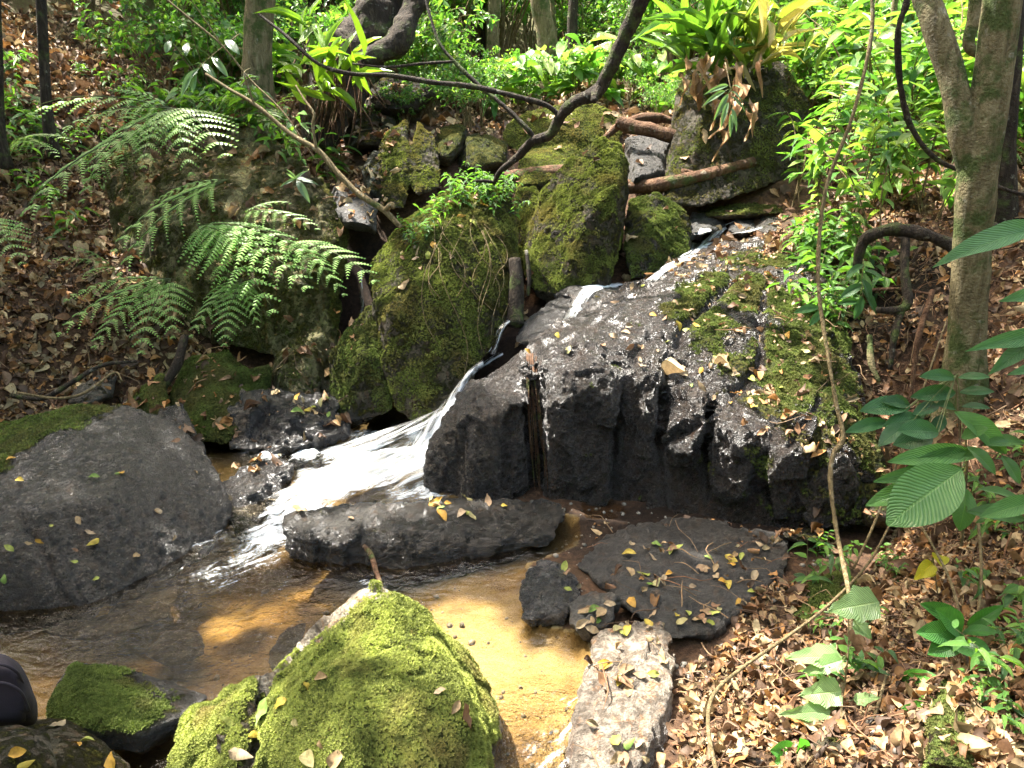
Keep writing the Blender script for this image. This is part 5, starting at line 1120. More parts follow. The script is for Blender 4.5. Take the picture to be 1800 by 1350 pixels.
leafy('large_leaved_plant', 'plant reaching in from the right edge with long pale green leaves above the shore', 'plant', [(1900, 700, 2.1), (1880, 560, 2.15), (1850, 430, 2.15), (1830, 400, 2.15)],
      [(1830, 400, 1652, 438, 2.1, .24), (1840, 590, 1716, 602, 2.2, .22), (1815, 600, 1745, 650, 2.2, .3), (1860, 520, 1775, 515, 2.2, .3), (1880, 650, 1790, 640, 2.1, .3)], (.07, .17, .065), 2, .005)
leafy('nibbled_plant', 'thin climbing plant with pale insect-nibbled leaves over the leaf litter', 'plant', [(1440, 1350, 1.72), (1475, 1250, 1.8), (1490, 1160, 1.86), (1492, 1070, 1.9)],
      [(1545, 1058, 1463, 1072, 1.9, .62, -.05, 3), (1500, 1090, 1535, 1122, 1.9, .7, -.03, 3), (1480, 1155, 1388, 1152, 1.86, .4, -.04, 3), (1482, 1160, 1415, 1180, 1.84, .4, -.04, 3), (1480, 1215, 1412, 1222, 1.8, .62, -.04, 3), (1448, 1250, 1405, 1262, 1.76, .7, -.03, 3), (1460, 1250, 1375, 1255, 1.76, .3, -.04, 3), (1500, 1230, 1545, 1225, 1.8, .5, -.03, 3)], (.27, .42, .17), 3, .0035)
leafy('rosette_plant', 'bright glossy rosette of quilted leaves at the lower right', 'plant', [(1730, 1200, 1.75), (1690, 1120, 1.85)],
      [(1690, 1118, 1628, 1108, 1.85, .42), (1690, 1112, 1665, 1075, 1.85, .45), (1695, 1118, 1640, 1145, 1.83, .5), (1692, 1112, 1750, 1105, 1.85, .4), (1700, 1120, 1745, 1150, 1.82, .5), (1665, 1130, 1740, 1152, 1.8, .4), (1735, 1155, 1778, 1205, 1.75, .5), (1735, 1160, 1755, 1210, 1.75, .45), (1690, 1100, 1640, 1062, 1.9, .32), (1700, 1100, 1760, 1070, 1.9, .35)], (.06, .19, .04), 0, .004)
leafy('seedling', 'single bright green oval leaf sprouting above the buried boulder', 'plant', [(1600, 1200, 1.85), (1590, 1192, 1.85)], [(1580, 1192, 1640, 1185, 1.85, .38), (1650, 1240, 1610, 1260, 1.7, .5, -.03, 3), (1650, 1238, 1590, 1245, 1.7, .4, -.03, 3)], (.12, .36, .05), 0, .002)
leafy('seedling', 'small toothed seedling at the bottom edge near a curving stem', 'plant', [(1410, 1350, 1.66), (1400, 1325, 1.68)], [(1400, 1325, 1368, 1320, 1.68, .5), (1400, 1325, 1372, 1340, 1.66, .5), (1402, 1328, 1418, 1310, 1.68, .5)], (.09, .3, .05), 0, .002)
leafy('hanging_plant', 'spray of pale narrow leaves hanging before the tall dark rock', 'plant', [(1275, 110, 5.6), (1285, 160, 5.5), (1290, 200, 5.4)],
      [(1275, 160, 1235, 180, 5.5, .2), (1280, 165, 1255, 210, 5.5, .2), (1285, 160, 1310, 175, 5.5, .2), (1285, 170, 1315, 192, 5.5, .2), (1280, 180, 1265, 225, 5.4, .2), (1285, 190, 1300, 230, 5.4, .2), (1280, 150, 1240, 160, 5.5, .2), (1290, 150, 1310, 155, 5.5, .2), (1285, 200, 1285, 240, 5.4, .2)], (.14, .24, .12), 2, .005)
leafy('hanging_plant', 'grey-green whorl of narrow leaves on the shoulder of the rock face', 'plant', [(545, 320, 5.1), (520, 315, 5.05)],
      [(520, 315, 490, 325, 5.0, .2), (520, 315, 505, 295, 5.0, .2), (520, 315, 560, 318, 5.0, .18), (522, 317, 545, 355, 4.95, .28), (520, 315, 500, 300, 5.0, .2), (520, 315, 535, 298, 5.0, .2)], (.13, .2, .13), 2, .003)
leafy('hanging_plant', 'drooping dull leaves hanging over the top of the rock face', 'plant', [(420, 60, 5.4), (370, 100, 5.3), (345, 125, 5.2)],
      [(345, 125, 335, 160, 5.1, .36), (350, 120, 310, 165, 5.1, .28), (355, 112, 378, 132, 5.1, .3), (372, 100, 400, 130, 5.1, .28), (330, 75, 325, 95, 5.2, .5), (300, 72, 290, 90, 5.2, .5), (395, 70, 420, 90, 5.2, .4)], (.10, .17, .10), 0, .004)
leafy('seedling', 'shrubby shoot with drooping leaves at the outcrop edge beside the pale vine', 'plant', [(1520, 560, 3.8), (1515, 500, 3.85), (1518, 455, 3.9)],
      [(1518, 465, 1490, 480, 3.85, .3), (1518, 475, 1555, 485, 3.85, .3), (1515, 500, 1480, 520, 3.8, .35), (1515, 510, 1548, 550, 3.8, .35), (1515, 490, 1535, 525, 3.8, .5), (1510, 530, 1478, 530, 3.8, .3), (1515, 520, 1505, 560, 3.8, .35), (1440, 540, 1400, 545, 3.7, .3), (1445, 545, 1425, 570, 3.7, .35)], (.05, .13, .04), 0, .004)
# yellow flaglike leaves
leafy('seedling', 'seedling with two yellow leaves on the right bank', 'plant', [(1650, 1060, 2.25), (1640, 980, 2.3)], [(1650, 975, 1658, 990, 2.3, .9), (1640, 990, 1612, 1015, 2.3, .5), (1635, 1000, 1625, 1010, 2.3, .6)], (.55, .5, .03), 1, .0025)

# dead hanging leaves on the tall rock + leafy clump above it
def clump(label, base, n, ll, lw, col, seed, down=False, spread=1., cat='plant', nm='epiphyte'):
    r = np.random.default_rng(seed); b = P(*base); e = empty(nm, b, label, cat); fo = Acc()
    for k in range(n):
        a = r.uniform(0, 6.28); el = r.uniform(.2, 1.2) if not down else r.uniform(-1.5, -.7)
        x = np.array([[math.cos(a) * math.cos(el), math.sin(a) * math.cos(el) - (.3 if down else 0), math.sin(el)]]); z = np.array([[0, -.5, 1.]]) + r.normal(0, .4, (1, 3)); L = ll * r.uniform(.6, 1.2)
        fo.scatter(LT[k % 3] if not down else DT[3], r.normal(0, .04 * spread, (1, 3)), basis(x, z, L, lw * r.uniform(.7, 1.3), L), (np.array(col) * r.uniform(.6, 1.3))[None])
    link('foliage', fo.mesh('foliage', M_DEAD if down else M_LEAF), e)
clump('clump of long strap leaves crowning the tall dark rock', (1245, 90, 6.4), 60, .55, .07, (.13, .26, .04), 1, spread=3)
clump('second strap-leaved clump on the right shoulder of the tall rock', (1330, 90, 6.4), 40, .5, .06, (.2, .28, .06), 2, spread=3)
clump('bunch of dead brown leaves hanging on the left of the tall rock', (1238, 110, 6.15), 8, .28, .04, (.38, .24, .12), 3, True, 2, 'dead leaves', 'dead_leaf_bunch')
clump('bunch of dead brown leaves hanging down the middle of the tall rock', (1270, 125, 6.05), 10, .32, .045, (.34, .2, .1), 4, True, 2.5, 'dead leaves', 'dead_leaf_bunch')
clump('bunch of tan dead leaves drooping on the tall rock beside the leaf spray', (1290, 190, 5.85), 7, .24, .035, (.4, .25, .13), 5, True, 2, 'dead leaves', 'dead_leaf_bunch')
clump('pale dried leaves standing upright behind the crown of the tall rock', (1335, 95, 6.3), 26, .4, .05, (.5, .4, .18), 6, False, 3, 'dead leaves', 'dried_clump')
clump('tuft of bright strap leaves on the leaning trunk', (590, 130, 6.0), 24, .42, .06, (.22, .36, .04), 7, spread=3)
clump('strap leaves hanging in the sun below the leaning trunk', (560, 100, 5.9), 14, .36, .05, (.18, .32, .04), 8, spread=3)

# ---------------------------------------------------------------- trees, logs, branches, vines
def branch(name, label, cat, parts, mat, amp=.2, group=None, freq=14):
    b = P(*parts[0][0][0]); e = empty(name, b, label, cat, group)
    for k, (path, rad, pn) in enumerate(parts):
        a = Acc(); v, f = tube([P(*q) - b for q in path], rad, (9 if max(rad) < .045 else 16) if max(rad) < .1 else 36, amp, freq, k + 1, 6 if max(rad) < .1 else 16); a.add(v, f); link(pn, a.mesh(pn, mat), e)
    return e
def solo(name, label, cat, path, rad, mat, amp=.15, sides=8, freq=14, group=None, sub=6):
    b = P(*path[0]); a = Acc(); v, f = tube([P(*q) - b for q in path], rad, sides, amp, freq, len(path), sub); a.add(v, f); return tag(link(name, a.mesh(name, mat), loc=b), label, cat, group)
branch('fallen_branch', 'dark forked branch reaching down from the top over the tall mossy boulders', 'branch',
       [([(1150, -60, 4.3), (1125, 5, 4.35), (1100, 60, 4.4), (1070, 125, 4.45), (1048, 163, 4.5), (1010, 180, 4.55), (985, 205, 4.6), (968, 235, 4.65), (935, 250, 4.7), (910, 275, 4.8), (880, 300, 4.9), (868, 322, 5.0)], [.045, .042, .038, .036, .036, .032, .032, .028, .027, .022, .018, .014], 'limb'),
        ([(1058, 150, 4.48), (1048, 165, 4.45), (1044, 178, 4.4)], [.03, .025, .015], 'stub'),
        ([(985, 205, 4.6), (960, 185, 4.6), (900, 168, 4.6), (830, 152, 4.6), (760, 145, 4.6), (690, 133, 4.6), (620, 130, 4.6), (560, 112, 4.6), (500, 60, 4.7), (455, 25, 4.8)], [.016, .015, .015, .015, .014, .013, .012, .011, .009, .006], 'side_branch'),
        ([(940, 243, 4.7), (925, 225, 4.7), (890, 190, 4.75), (845, 153, 4.8), (800, 110, 4.85), (770, 70, 4.9), (745, -10, 5.0)], [.014, .014, .013, .013, .011, .009, .008], 'side_branch'),
        ([(800, 108, 4.85), (740, 112, 4.85), (680, 118, 4.85), (620, 112, 4.9)], [.009, .008, .007, .005], 'twig'),
        ([(868, 320, 5.0), (850, 318, 4.95), (832, 318, 4.9)], [.012, .01, .006], 'twig')], M_DARKBARK, .35, freq=22)
branch('fallen_branch', 'pale bare branch slanting from the rock face down to the tall rounded boulder', 'branch',
       [([(362, 130, 5.0), (400, 155, 4.95), (450, 185, 4.9), (510, 235, 4.85), (560, 265, 4.8), (590, 300, 4.75), (630, 340, 4.7), (675, 370, 4.65), (705, 400, 4.6)], [.008, .01, .012, .014, .016, .017, .018, .018, .014], 'limb'),
        ([(556, 262, 4.8), (550, 220, 4.8), (552, 200, 4.8), (535, 175, 4.85), (520, 150, 4.9)], [.009, .008, .008, .006, .004], 'side_branch'),
        ([(447, 183, 4.9), (435, 150, 4.9), (430, 128, 4.9), (440, 120, 4.95)], [.006, .006, .005, .003], 'side_branch'),
        ([(675, 372, 4.65), (688, 360, 4.62), (692, 366, 4.6)], [.016, .018, .01], 'stub')], M_TWIG, .2)
branch('fallen_branch', 'fine pale twiggy branch crossing the ferns at the upper left', 'branch',
       [([(270, -20, 5.2), (330, 30, 5.2), (390, 80, 5.2), (440, 140, 5.2), (500, 200, 5.1), (560, 290, 5.0)], [.006, .007, .006, .006, .005, .003], 'limb'), ([(390, 80, 5.2), (350, 20, 5.2), (320, -20, 5.2)], [.004, .003, .003], 'twig')], M_TWIG, .1)
branch('log', 'reddish fallen log lying across behind the pointed crest boulder', 'log',
       [([(880, 316, 6.3), (935, 308, 6.25), (1000, 303, 6.2), (1100, 327, 5.95), (1180, 322, 5.85), (1250, 305, 5.9), (1325, 284, 6.0)], [.055, .058, .058, .05, .05, .045, .035], 'bole'),
        ([(1230, 310, 5.88), (1200, 300, 5.9), (1215, 318, 5.85)], [.02, .016, .01], 'stub')], M_LOG, .4, freq=9)
branch('log', 'broken reddish log end resting on the dark damp rock', 'log', [([(1085, 215, 6.4), (1120, 225, 6.35), (1185, 240, 6.3), (1230, 262, 6.3)], [.05, .058, .05, .035], 'bole')], M_LOG, .55, freq=11)
branch('log', 'second weathered log behind the broken red log', 'log', [([(1060, 245, 6.7), (1100, 215, 6.8), (1160, 208, 6.9), (1200, 218, 6.9)], [.02, .035, .04, .03], 'bole')], M_LOG, .6, freq=11)
branch('hollow_log', 'upright dark wet hollow log spouting water between the boulders', 'log', [([(905, 455, 4.75), (908, 500, 4.68), (906, 540, 4.62), (905, 572, 4.56)], [.035, .046, .05, .055], 'bole'), ([(925, 440, 4.75), (930, 480, 4.7), (928, 520, 4.66)], [.012, .014, .01], 'stub')], M_DARKBARK, .18, freq=9)
solo('stick', 'short brown stick propped between the long slab and the peaked boulder', 'stick', [(640, 960, 2.72), (652, 975, 2.66), (660, 1000, 2.56), (670, 1030, 2.45)], [.008, .011, .01, .008], M_LOG, .3)
solo('stick', 'black rotten stick leaning on the left bank above the low mossy rock', 'stick', [(325, 590, 4.5), (312, 640, 4.4), (290, 675, 4.35), (270, 700, 4.3)], [.022, .028, .026, .02], M_DARKBARK, .3)
# roots
solo('root', 'curved bare root running along the foot of the left bank', 'root', [(20, 695, 4.2), (75, 700, 4.15), (130, 670, 4.2), (180, 642, 4.3), (240, 635, 4.4)], [.014, .015, .014, .012, .008], M_DARKBARK)
solo('root', 'second thinner root crossing the leaves at the foot of the left bank', 'root', [(30, 690, 4.1), (100, 700, 4.05), (150, 690, 4.1), (200, 655, 4.25), (215, 670, 4.2)], [.007, .008, .008, .007, .004], M_TWIG)
solo('root', 'thick arched root over the dark hollow in the right bank', 'root', [(1505, 470, 4.0), (1520, 425, 4.0), (1560, 404, 3.95), (1610, 408, 3.9), (1660, 425, 3.85), (1690, 440, 3.8)], [.02, .03, .034, .032, .03, .028], M_DARKBARK, .7, 12)
solo('root', 'upright grey root below the arched root', 'root', [(1592, 420, 3.9), (1590, 480, 3.8), (1596, 530, 3.72), (1578, 545, 3.7), (1540, 545, 3.72)], [.02, .022, .024, .02, .014], M_DARKBARK, .25)
solo('root', 'hanging root strand beside the mossy soil bank', 'root', [(1585, 545, 3.7), (1572, 590, 3.64), (1565, 650, 3.58)], [.018, .018, .01], M_DARKBARK, .25)
solo('root', 'thin brown root running down the bank left of the forked trunk', 'root', [(1640, 510, 3.6), (1615, 590, 3.5), (1605, 660, 3.45), (1600, 710, 3.4)], [.012, .014, .012, .009], M_LOG, .25)
solo('root', 'tan dead stick lying across the top of the right bank', 'stick', [(1530, 510, 3.85), (1580, 508, 3.8), (1640, 518, 3.7)], [.008, .009, .006], M_LOG)
solo('root', 'mossy greenish root on the bare soil of the right bank', 'root', [(1528, 590, 3.72), (1532, 640, 3.62), (1545, 670, 3.56)], [.014, .016, .01], M_BARK, .3)
a = Acc(); b = P(940, 630, 3.5); rf = np.random.default_rng(4)
for k in range(15):
    xx = rf.uniform(-13, 16); q = []
    for t in np.linspace(0, rf.uniform(.6, 1), 9):
        px_, py_ = 932 + xx * (.5 + t * .6) + 20 * t + rf.normal(0, 2.0), 622 + 262 * t
        h = cast(px_, py_)[0]; q.append((P(px_, py_, h.y - .012) if h else P(px_, py_, 3.42)) - b)
    q = [q[0]] + [(q[i_ - 1] + q[i_] * 2 + q[i_ + 1]) / 4 for i_ in range(1, len(q) - 1)] + [q[-1]]
    v, f = tube(q, [.003 * rf.uniform(.4, 1.2)] * (len(q) - 1) + [.001], 5, .3, 30, k, 4); a.add(v, f)
tag(link('hanging_roots', a.mesh('hanging_roots', M_LOG), loc=b), 'tangle of thin roots hanging down the dark face of the outcrop', 'roots')
# vines
solo('vine', 'long pale vine hanging from the top to the right shore with a sharp kink', 'vine', [(1530, -40, 3.4), (1532, 60, 3.35), (1500, 200, 3.3), (1455, 320, 3.25), (1440, 420, 3.2), (1440, 520, 3.1), (1458, 640, 2.95), (1470, 710, 2.85), (1482, 770, 2.75), (1464, 800, 2.7), (1460, 850, 2.62), (1470, 930, 2.5), (1484, 1000, 2.35), (1494, 1060, 2.2), (1492, 1150, 2.05), (1478, 1250, 1.9), (1440, 1350, 1.72)],
     [.008, .008, .008, .0085, .0085, .008, .008, .0085, .01, .009, .0085, .008, .008, .008, .007, .007, .007], M_TWIG, .4, freq=30)
solo('vine', 'dark thick vine curving down behind the forked trunk', 'vine', [(1600, -40, 3.6), (1592, 10, 3.6), (1578, 60, 3.6), (1583, 150, 3.6), (1600, 220, 3.6), (1640, 275, 3.55), (1700, 305, 3.5), (1790, 340, 3.45), (1880, 350, 3.4)], [.013, .014, .014, .013, .012, .011, .01, .009, .008], M_DARKBARK, .45, freq=26)
solo('vine', 'thin brown stem sweeping from the shore rocks down to the bottom edge', 'vine', [(1262, 1370, 1.6), (1245, 1280, 1.74), (1255, 1220, 1.86), (1310, 1170, 1.98), (1390, 1115, 2.12), (1460, 1060, 2.3), (1530, 985, 2.55), (1575, 900, 2.75)], [.006, .006, .006, .0055, .005, .005, .005, .004], M_TWIG)
solo('vine', 'straight thin green stem leaning beside the sapling', 'vine', [(1500, 1000, 2.5), (1545, 900, 2.6), (1610, 720, 2.8), (1665, 560, 3.0)], [.005, .005, .004, .003], M_TWIG)
for k, (pth, lb) in enumerate([([(1630, 1370, 1.5), (1640, 1300, 1.62), (1680, 1240, 1.7), (1735, 1180, 1.8), (1760, 1100, 1.9)], 'slender woody stem rising at the bottom right corner'), ([(1570, 1360, 1.6), (1600, 1290, 1.68), (1650, 1230, 1.75), (1700, 1190, 1.8)], 'slender stem bent over the buried mossy boulder'), ([(1470, 1360, 1.6), (1478, 1280, 1.72), (1480, 1200, 1.82)], 'short upright twig beside the nibbled plant'), ([(1700, 1180, 1.95), (1680, 1050, 2.1), (1640, 960, 2.3), (1590, 880, 2.6)], 'brown stem crossing the litter under the large ribbed leaves'), ([(1720, 1080, 2.0), (1725, 1000, 2.1), (1720, 920, 2.2)], 'thin dark stem below the large ribbed leaves'), ([(1500, 1360, 1.58), (1540, 1250, 1.74), (1560, 1180, 1.88)], 'thin stalk rising from the litter near the green flat stone')]):
    solo('stem', lb, 'stem', pth, .0045, M_TWIG)
rr_ = np.random.default_rng(5)
for k in range(16):
    x0 = rr_.uniform(700, 900); y0 = rr_.uniform(380, 440); L = rr_.uniform(80, 240); Yb = 4.75
    pth = []
    for t in np.linspace(0, 1, 6):
        h = cast(x0 + 18 * math.sin(t * 5 + k) + (t * 20), y0 + L * t)
        if h[0] is None: continue
        q = h[0] + h[1] * .02; pth.append(q)
    if len(pth) < 4 or max((pth[i] - pth[i + 1]).length for i in range(len(pth) - 1)) > .5: continue
    b = pth[0]; a = Acc(); v, f = tube([q - b for q in pth], .0022, 4, 0, 1, 0, 6); a.add(v, f)
    tag(link('creeper', a.mesh('creeper', M_TWIG), loc=b), 'thread-like creeper trailing down the tall rounded mossy boulder, ' + ['short', 'long'][L > 160] + ' one ' + ('at its left' if x0 < 760 else 'in its middle' if x0 < 840 else 'at its right'), 'creeper', 'creepers on the tall rounded boulder')

CROWN_LEAVES = []
def tree(label, base, pathpx, rad, mat, group=None, extra=(), name='tree'):
    b = P(*base); e = empty(name, b, label, 'tree', group); a = Acc()
    v, f = tube([Vector((b.x, b.y, b.z - .25)) - b] + [P(*q) - b for q in pathpx], [rad[0] * 1.25] + list(rad), 14, .13, 7, int(base[0]), 6); a.add(v, f)
    link('trunk', a.mesh('trunk', mat), e)
    for (pth, rd) in extra:
        a = Acc(); v, f = tube([P(*q) - b for q in pth], rd, 11, .12, 8, 3, 6); a.add(v, f); link('limb', a.mesh('limb', mat), e)
    return e
T_FORK = tree('forked mossy-barked tree standing on the right bank', (1692, 690, 3.25), [(1692, 690, 3.25), (1698, 600, 3.25), (1708, 450, 3.22), (1718, 320, 3.2), (1735, 200, 3.2), (1755, 60, 3.2), (1770, -80, 3.2), (1790, -400, 3.3), (1810, -900, 3.4)], [.10, .075, .070, .072, .069, .066, .064, .06, .05], M_BARK, extra=[([(1722, 330, 3.2), (1695, 230, 3.22), (1672, 130, 3.25), (1640, 30, 3.3), (1610, -60, 3.35), (1500, -500, 3.5)], [.066, .060, .052, .05, .048, .04]), ([(1760, 100, 3.8), (1705, 85, 3.8), (1712, 30, 3.8), (1722, -60, 3.8)], [.02, .025, .03, .03])])
tree('slim grey trunk right behind the forked tree', (1765, 420, 4.3), [(1765, 420, 4.3), (1765, 250, 4.3), (1775, 100, 4.3), (1780, -100, 4.3)], [.07, .06, .06, .055], M_DARKBARK)
# distant trunks
TR = [((455, 190, 6.9), [(455, 190, 6.9), (452, 100, 6.9), (458, 0, 6.9), (465, -150, 6.9)], [.12, .105, .1, .09], M_BARK, 'grey-green straight trunk standing above the rock face'),
      ((85, 215, 5.9), [(85, 215, 5.9), (78, 120, 5.9), (72, 0, 5.9), (60, -150, 5.9)], [.035, .03, .03, .028], M_DARKBARK, 'thin mossy trunk on the upper left slope'),
      ((0, 230, 5.6), [(0, 230, 5.6), (-3, 120, 5.6), (-8, -60, 5.6)], [.03, .026, .024], M_DARKBARK, 'dark thin trunk at the left edge of the photo'),
      ((968, 125, 9.8), [(968, 125, 9.8), (960, 60, 9.8), (948, 0, 9.8), (930, -120, 9.8)], [.12, .1, .095, .08], M_BARK, 'medium grey trunk in the middle of the far wood'),
      ((1008, 150, 9.3), [(1008, 150, 9.3), (1006, 60, 9.3), (1008, 0, 9.3), (1012, -120, 9.3)], [.055, .05, .048, .04], M_DARKBARK, 'slim dark trunk just right of the medium grey trunk'),
      ((868, 115, 10.5), [(868, 115, 10.5), (866, 50, 10.5), (870, 0, 10.5), (876, -120, 10.5)], [.08, .07, .07, .06], M_BARK, 'sunlit pale trunk left of the medium grey trunk'),
      ((1150, 120, 12), [(1150, 120, 12), (1148, 40, 12), (1152, -60, 12)], [.07, .06, .06], M_DARKBARK, 'distant dark trunk behind the top of the forked branch'),
      ((340, 80, 9), [(340, 80, 9), (338, 20, 9), (335, -80, 9)], [.05, .045, .04], M_BARK, 'slim trunk at the top left behind the ferns'),
      ((385, 70, 10), [(385, 70, 10), (390, 10, 10), (392, -80, 10)], [.05, .04, .04], M_DARKBARK, 'slim dark trunk beside the slim trunk at the top left'),
      ((305, 60, 11), [(305, 60, 11), (308, 10, 11), (312, -80, 11)], [.07, .06, .055], M_DARKBARK, 'far shaded trunk at the top left'),
      ((1090, 90, 13), [(1090, 90, 13), (1080, 30, 13), (1075, -60, 13)], [.09, .08, .08], M_BARK, 'leaning far trunk in the bright wood'),
      ((800, 100, 13), [(800, 100, 13), (795, 30, 13), (790, -60, 13)], [.08, .07, .07], M_DARKBARK, 'far trunk left of the sunlit pale trunk'),
      ((690, 60, 14), [(690, 60, 14), (700, 0, 14), (705, -60, 14)], [.1, .09, .09], M_DARKBARK, 'far trunk behind the leaning trunk'),
      ((1420, 60, 9), [(1425, 160, 9), (1418, 60, 9), (1412, -60, 9)], [.035, .03, .03], M_BARK, 'thin pale pole trunk within the right thicket'),
      ((1570, 120, 7), [(1572, 220, 7), (1565, 100, 7), (1580, -60, 7)], [.025, .02, .02], M_BARK, 'thin pale stem at the back of the right thicket')]
for b, p, rd, mt, lb in TR:
    tree(lb, b, [tuple(q) for q in p], [q * 1.15 for q in rd], mt, 'trunks of the wood')
rs = np.random.default_rng(33)
for k in range(20):
    px_ = rs.uniform(330, 1500); Yy = rs.uniform(9.5, 15); gx0 = (px_ - 900) / F * Yy; b = Vector((gx0, Yy, gz(gx0, Yy) - .2)); rd_ = rs.uniform(.018, .05); ln = rs.normal(0, .25, 4)
    e = empty('sapling', b, near_label(b, rd_, .018, .05, 'slender pole-like sapling', WHERE, [(11.5, 'near the edge of the wood'), (99, 'deep in the wood')]), 'sapling', 'slender poles of the wood')
    v, f = tube([Vector((ln[0] * t * t, ln[1] * t, 4.6 * t)) + Vector((.05 * math.sin(t * 9 + k), 0, 0)) for t in np.linspace(0, 1, 7)], [rd_ * (1 - .4 * t) for t in np.linspace(0, 1, 7)], 7, .15, 6, k, 3); a = Acc(); a.add(v, f); link('trunk', a.mesh('trunk', M_BARK if k % 2 else M_DARKBARK), e)
# leaning trunk with root mass
LN = branch('leaning_tree', 'huge dark leaning trunk with a reddish root mass over the stream', 'tree', [([(560, 260, 6.5), (575, 190, 6.6), (610, 120, 6.8), (655, 50, 7.0), (700, -20, 7.2), (780, -140, 7.6)], [.13, .19, .22, .22, .2, .18], 'trunk'), ([(640, 110, 6.6), (700, 70, 6.8), (730, 0, 7.0), (745, -60, 7.1)], [.07, .10, .10, .09], 'limb')], M_DARKBARK, .5, freq=7)
a = Acc(); rl = np.random.default_rng(8); b = P(560, 260, 6.5)
for k in range(60):
    s = P(rl.uniform(520, 640), rl.uniform(60, 190), 6.35 + rl.uniform(-.1, .1)); e_ = s + Vector((rl.normal(0, .12), rl.normal(0, .05), -rl.uniform(.2, .6))); v, f = tube([s - b, (s + e_) / 2 - b + Vector(rl.normal(0, .03, 3)), e_ - b], [.008, .006, .003], 4, sub=3, cap=False); a.add(v, f)
link('roots', a.mesh('roots', M_LOG), LN)['kind'] = 'stuff'

# ---------------------------------------------------------------- far wood: leaf masses
r = np.random.default_rng(77)
def leafmass(acc, centers, radii, n, ls, pal, seed):
    r = np.random.default_rng(seed); k = r.integers(0, len(centers), n); d = unit(r.normal(size=(n, 3))) * (r.random((n, 1)) ** .45); pos = centers[k] + d * radii[k][:, None] * np.array([1, 1, .7])
    x = unit(r.normal(size=(n, 3)) * np.array([1, 1, .5])); z = np.array([0, 0, 1.]) + r.normal(0, .6, (n, 3)); L = ls * r.uniform(.6, 1.4, n); acc.scatter(ST[0], pos, basis(x, z, L, L * .5, L), pal[r.integers(0, len(pal), n)] * r.uniform(.7, 1.3, (n, 1)))
far = Acc(); nC = 420; cxs = r.uniform(-17, 17, nC); cys = r.uniform(14, 30, nC); czs = ground_z(cxs, cys) + r.uniform(0, 6, nC)
leafmass(far, np.stack([cxs, cys, czs], 1), r.uniform(.7, 1.7, nC), 60000, .24, BRIGHT * .9, 78)
tag(link('far_wood', far.mesh('far_wood', M_FINE)), 'bright green mass of foliage of the far wood on the rising slope', 'far wood', kind='stuff')

rr2 = np.random.default_rng(79); nC = 230; an = rr2.uniform(R(150), R(390), nC); rd = rr2.uniform(6.5, 10.5, nC); cxs = rd * np.cos(an) * 1.0; cys = rd * np.sin(an) * .9 + .5; czs = ground_z(cxs, cys) + rr2.uniform(0, 5.5, nC)
bw = Acc(); leafmass(bw, np.stack([cxs, cys, czs], 1), rr2.uniform(.8, 1.5, nC), 26000, .26, GREENS, 80)
tag(link('surrounding_wood', bw.mesh('surrounding_wood', M_FINE)), 'green foliage of the wood on both sides and behind the photographer', 'wood', kind='stuff')
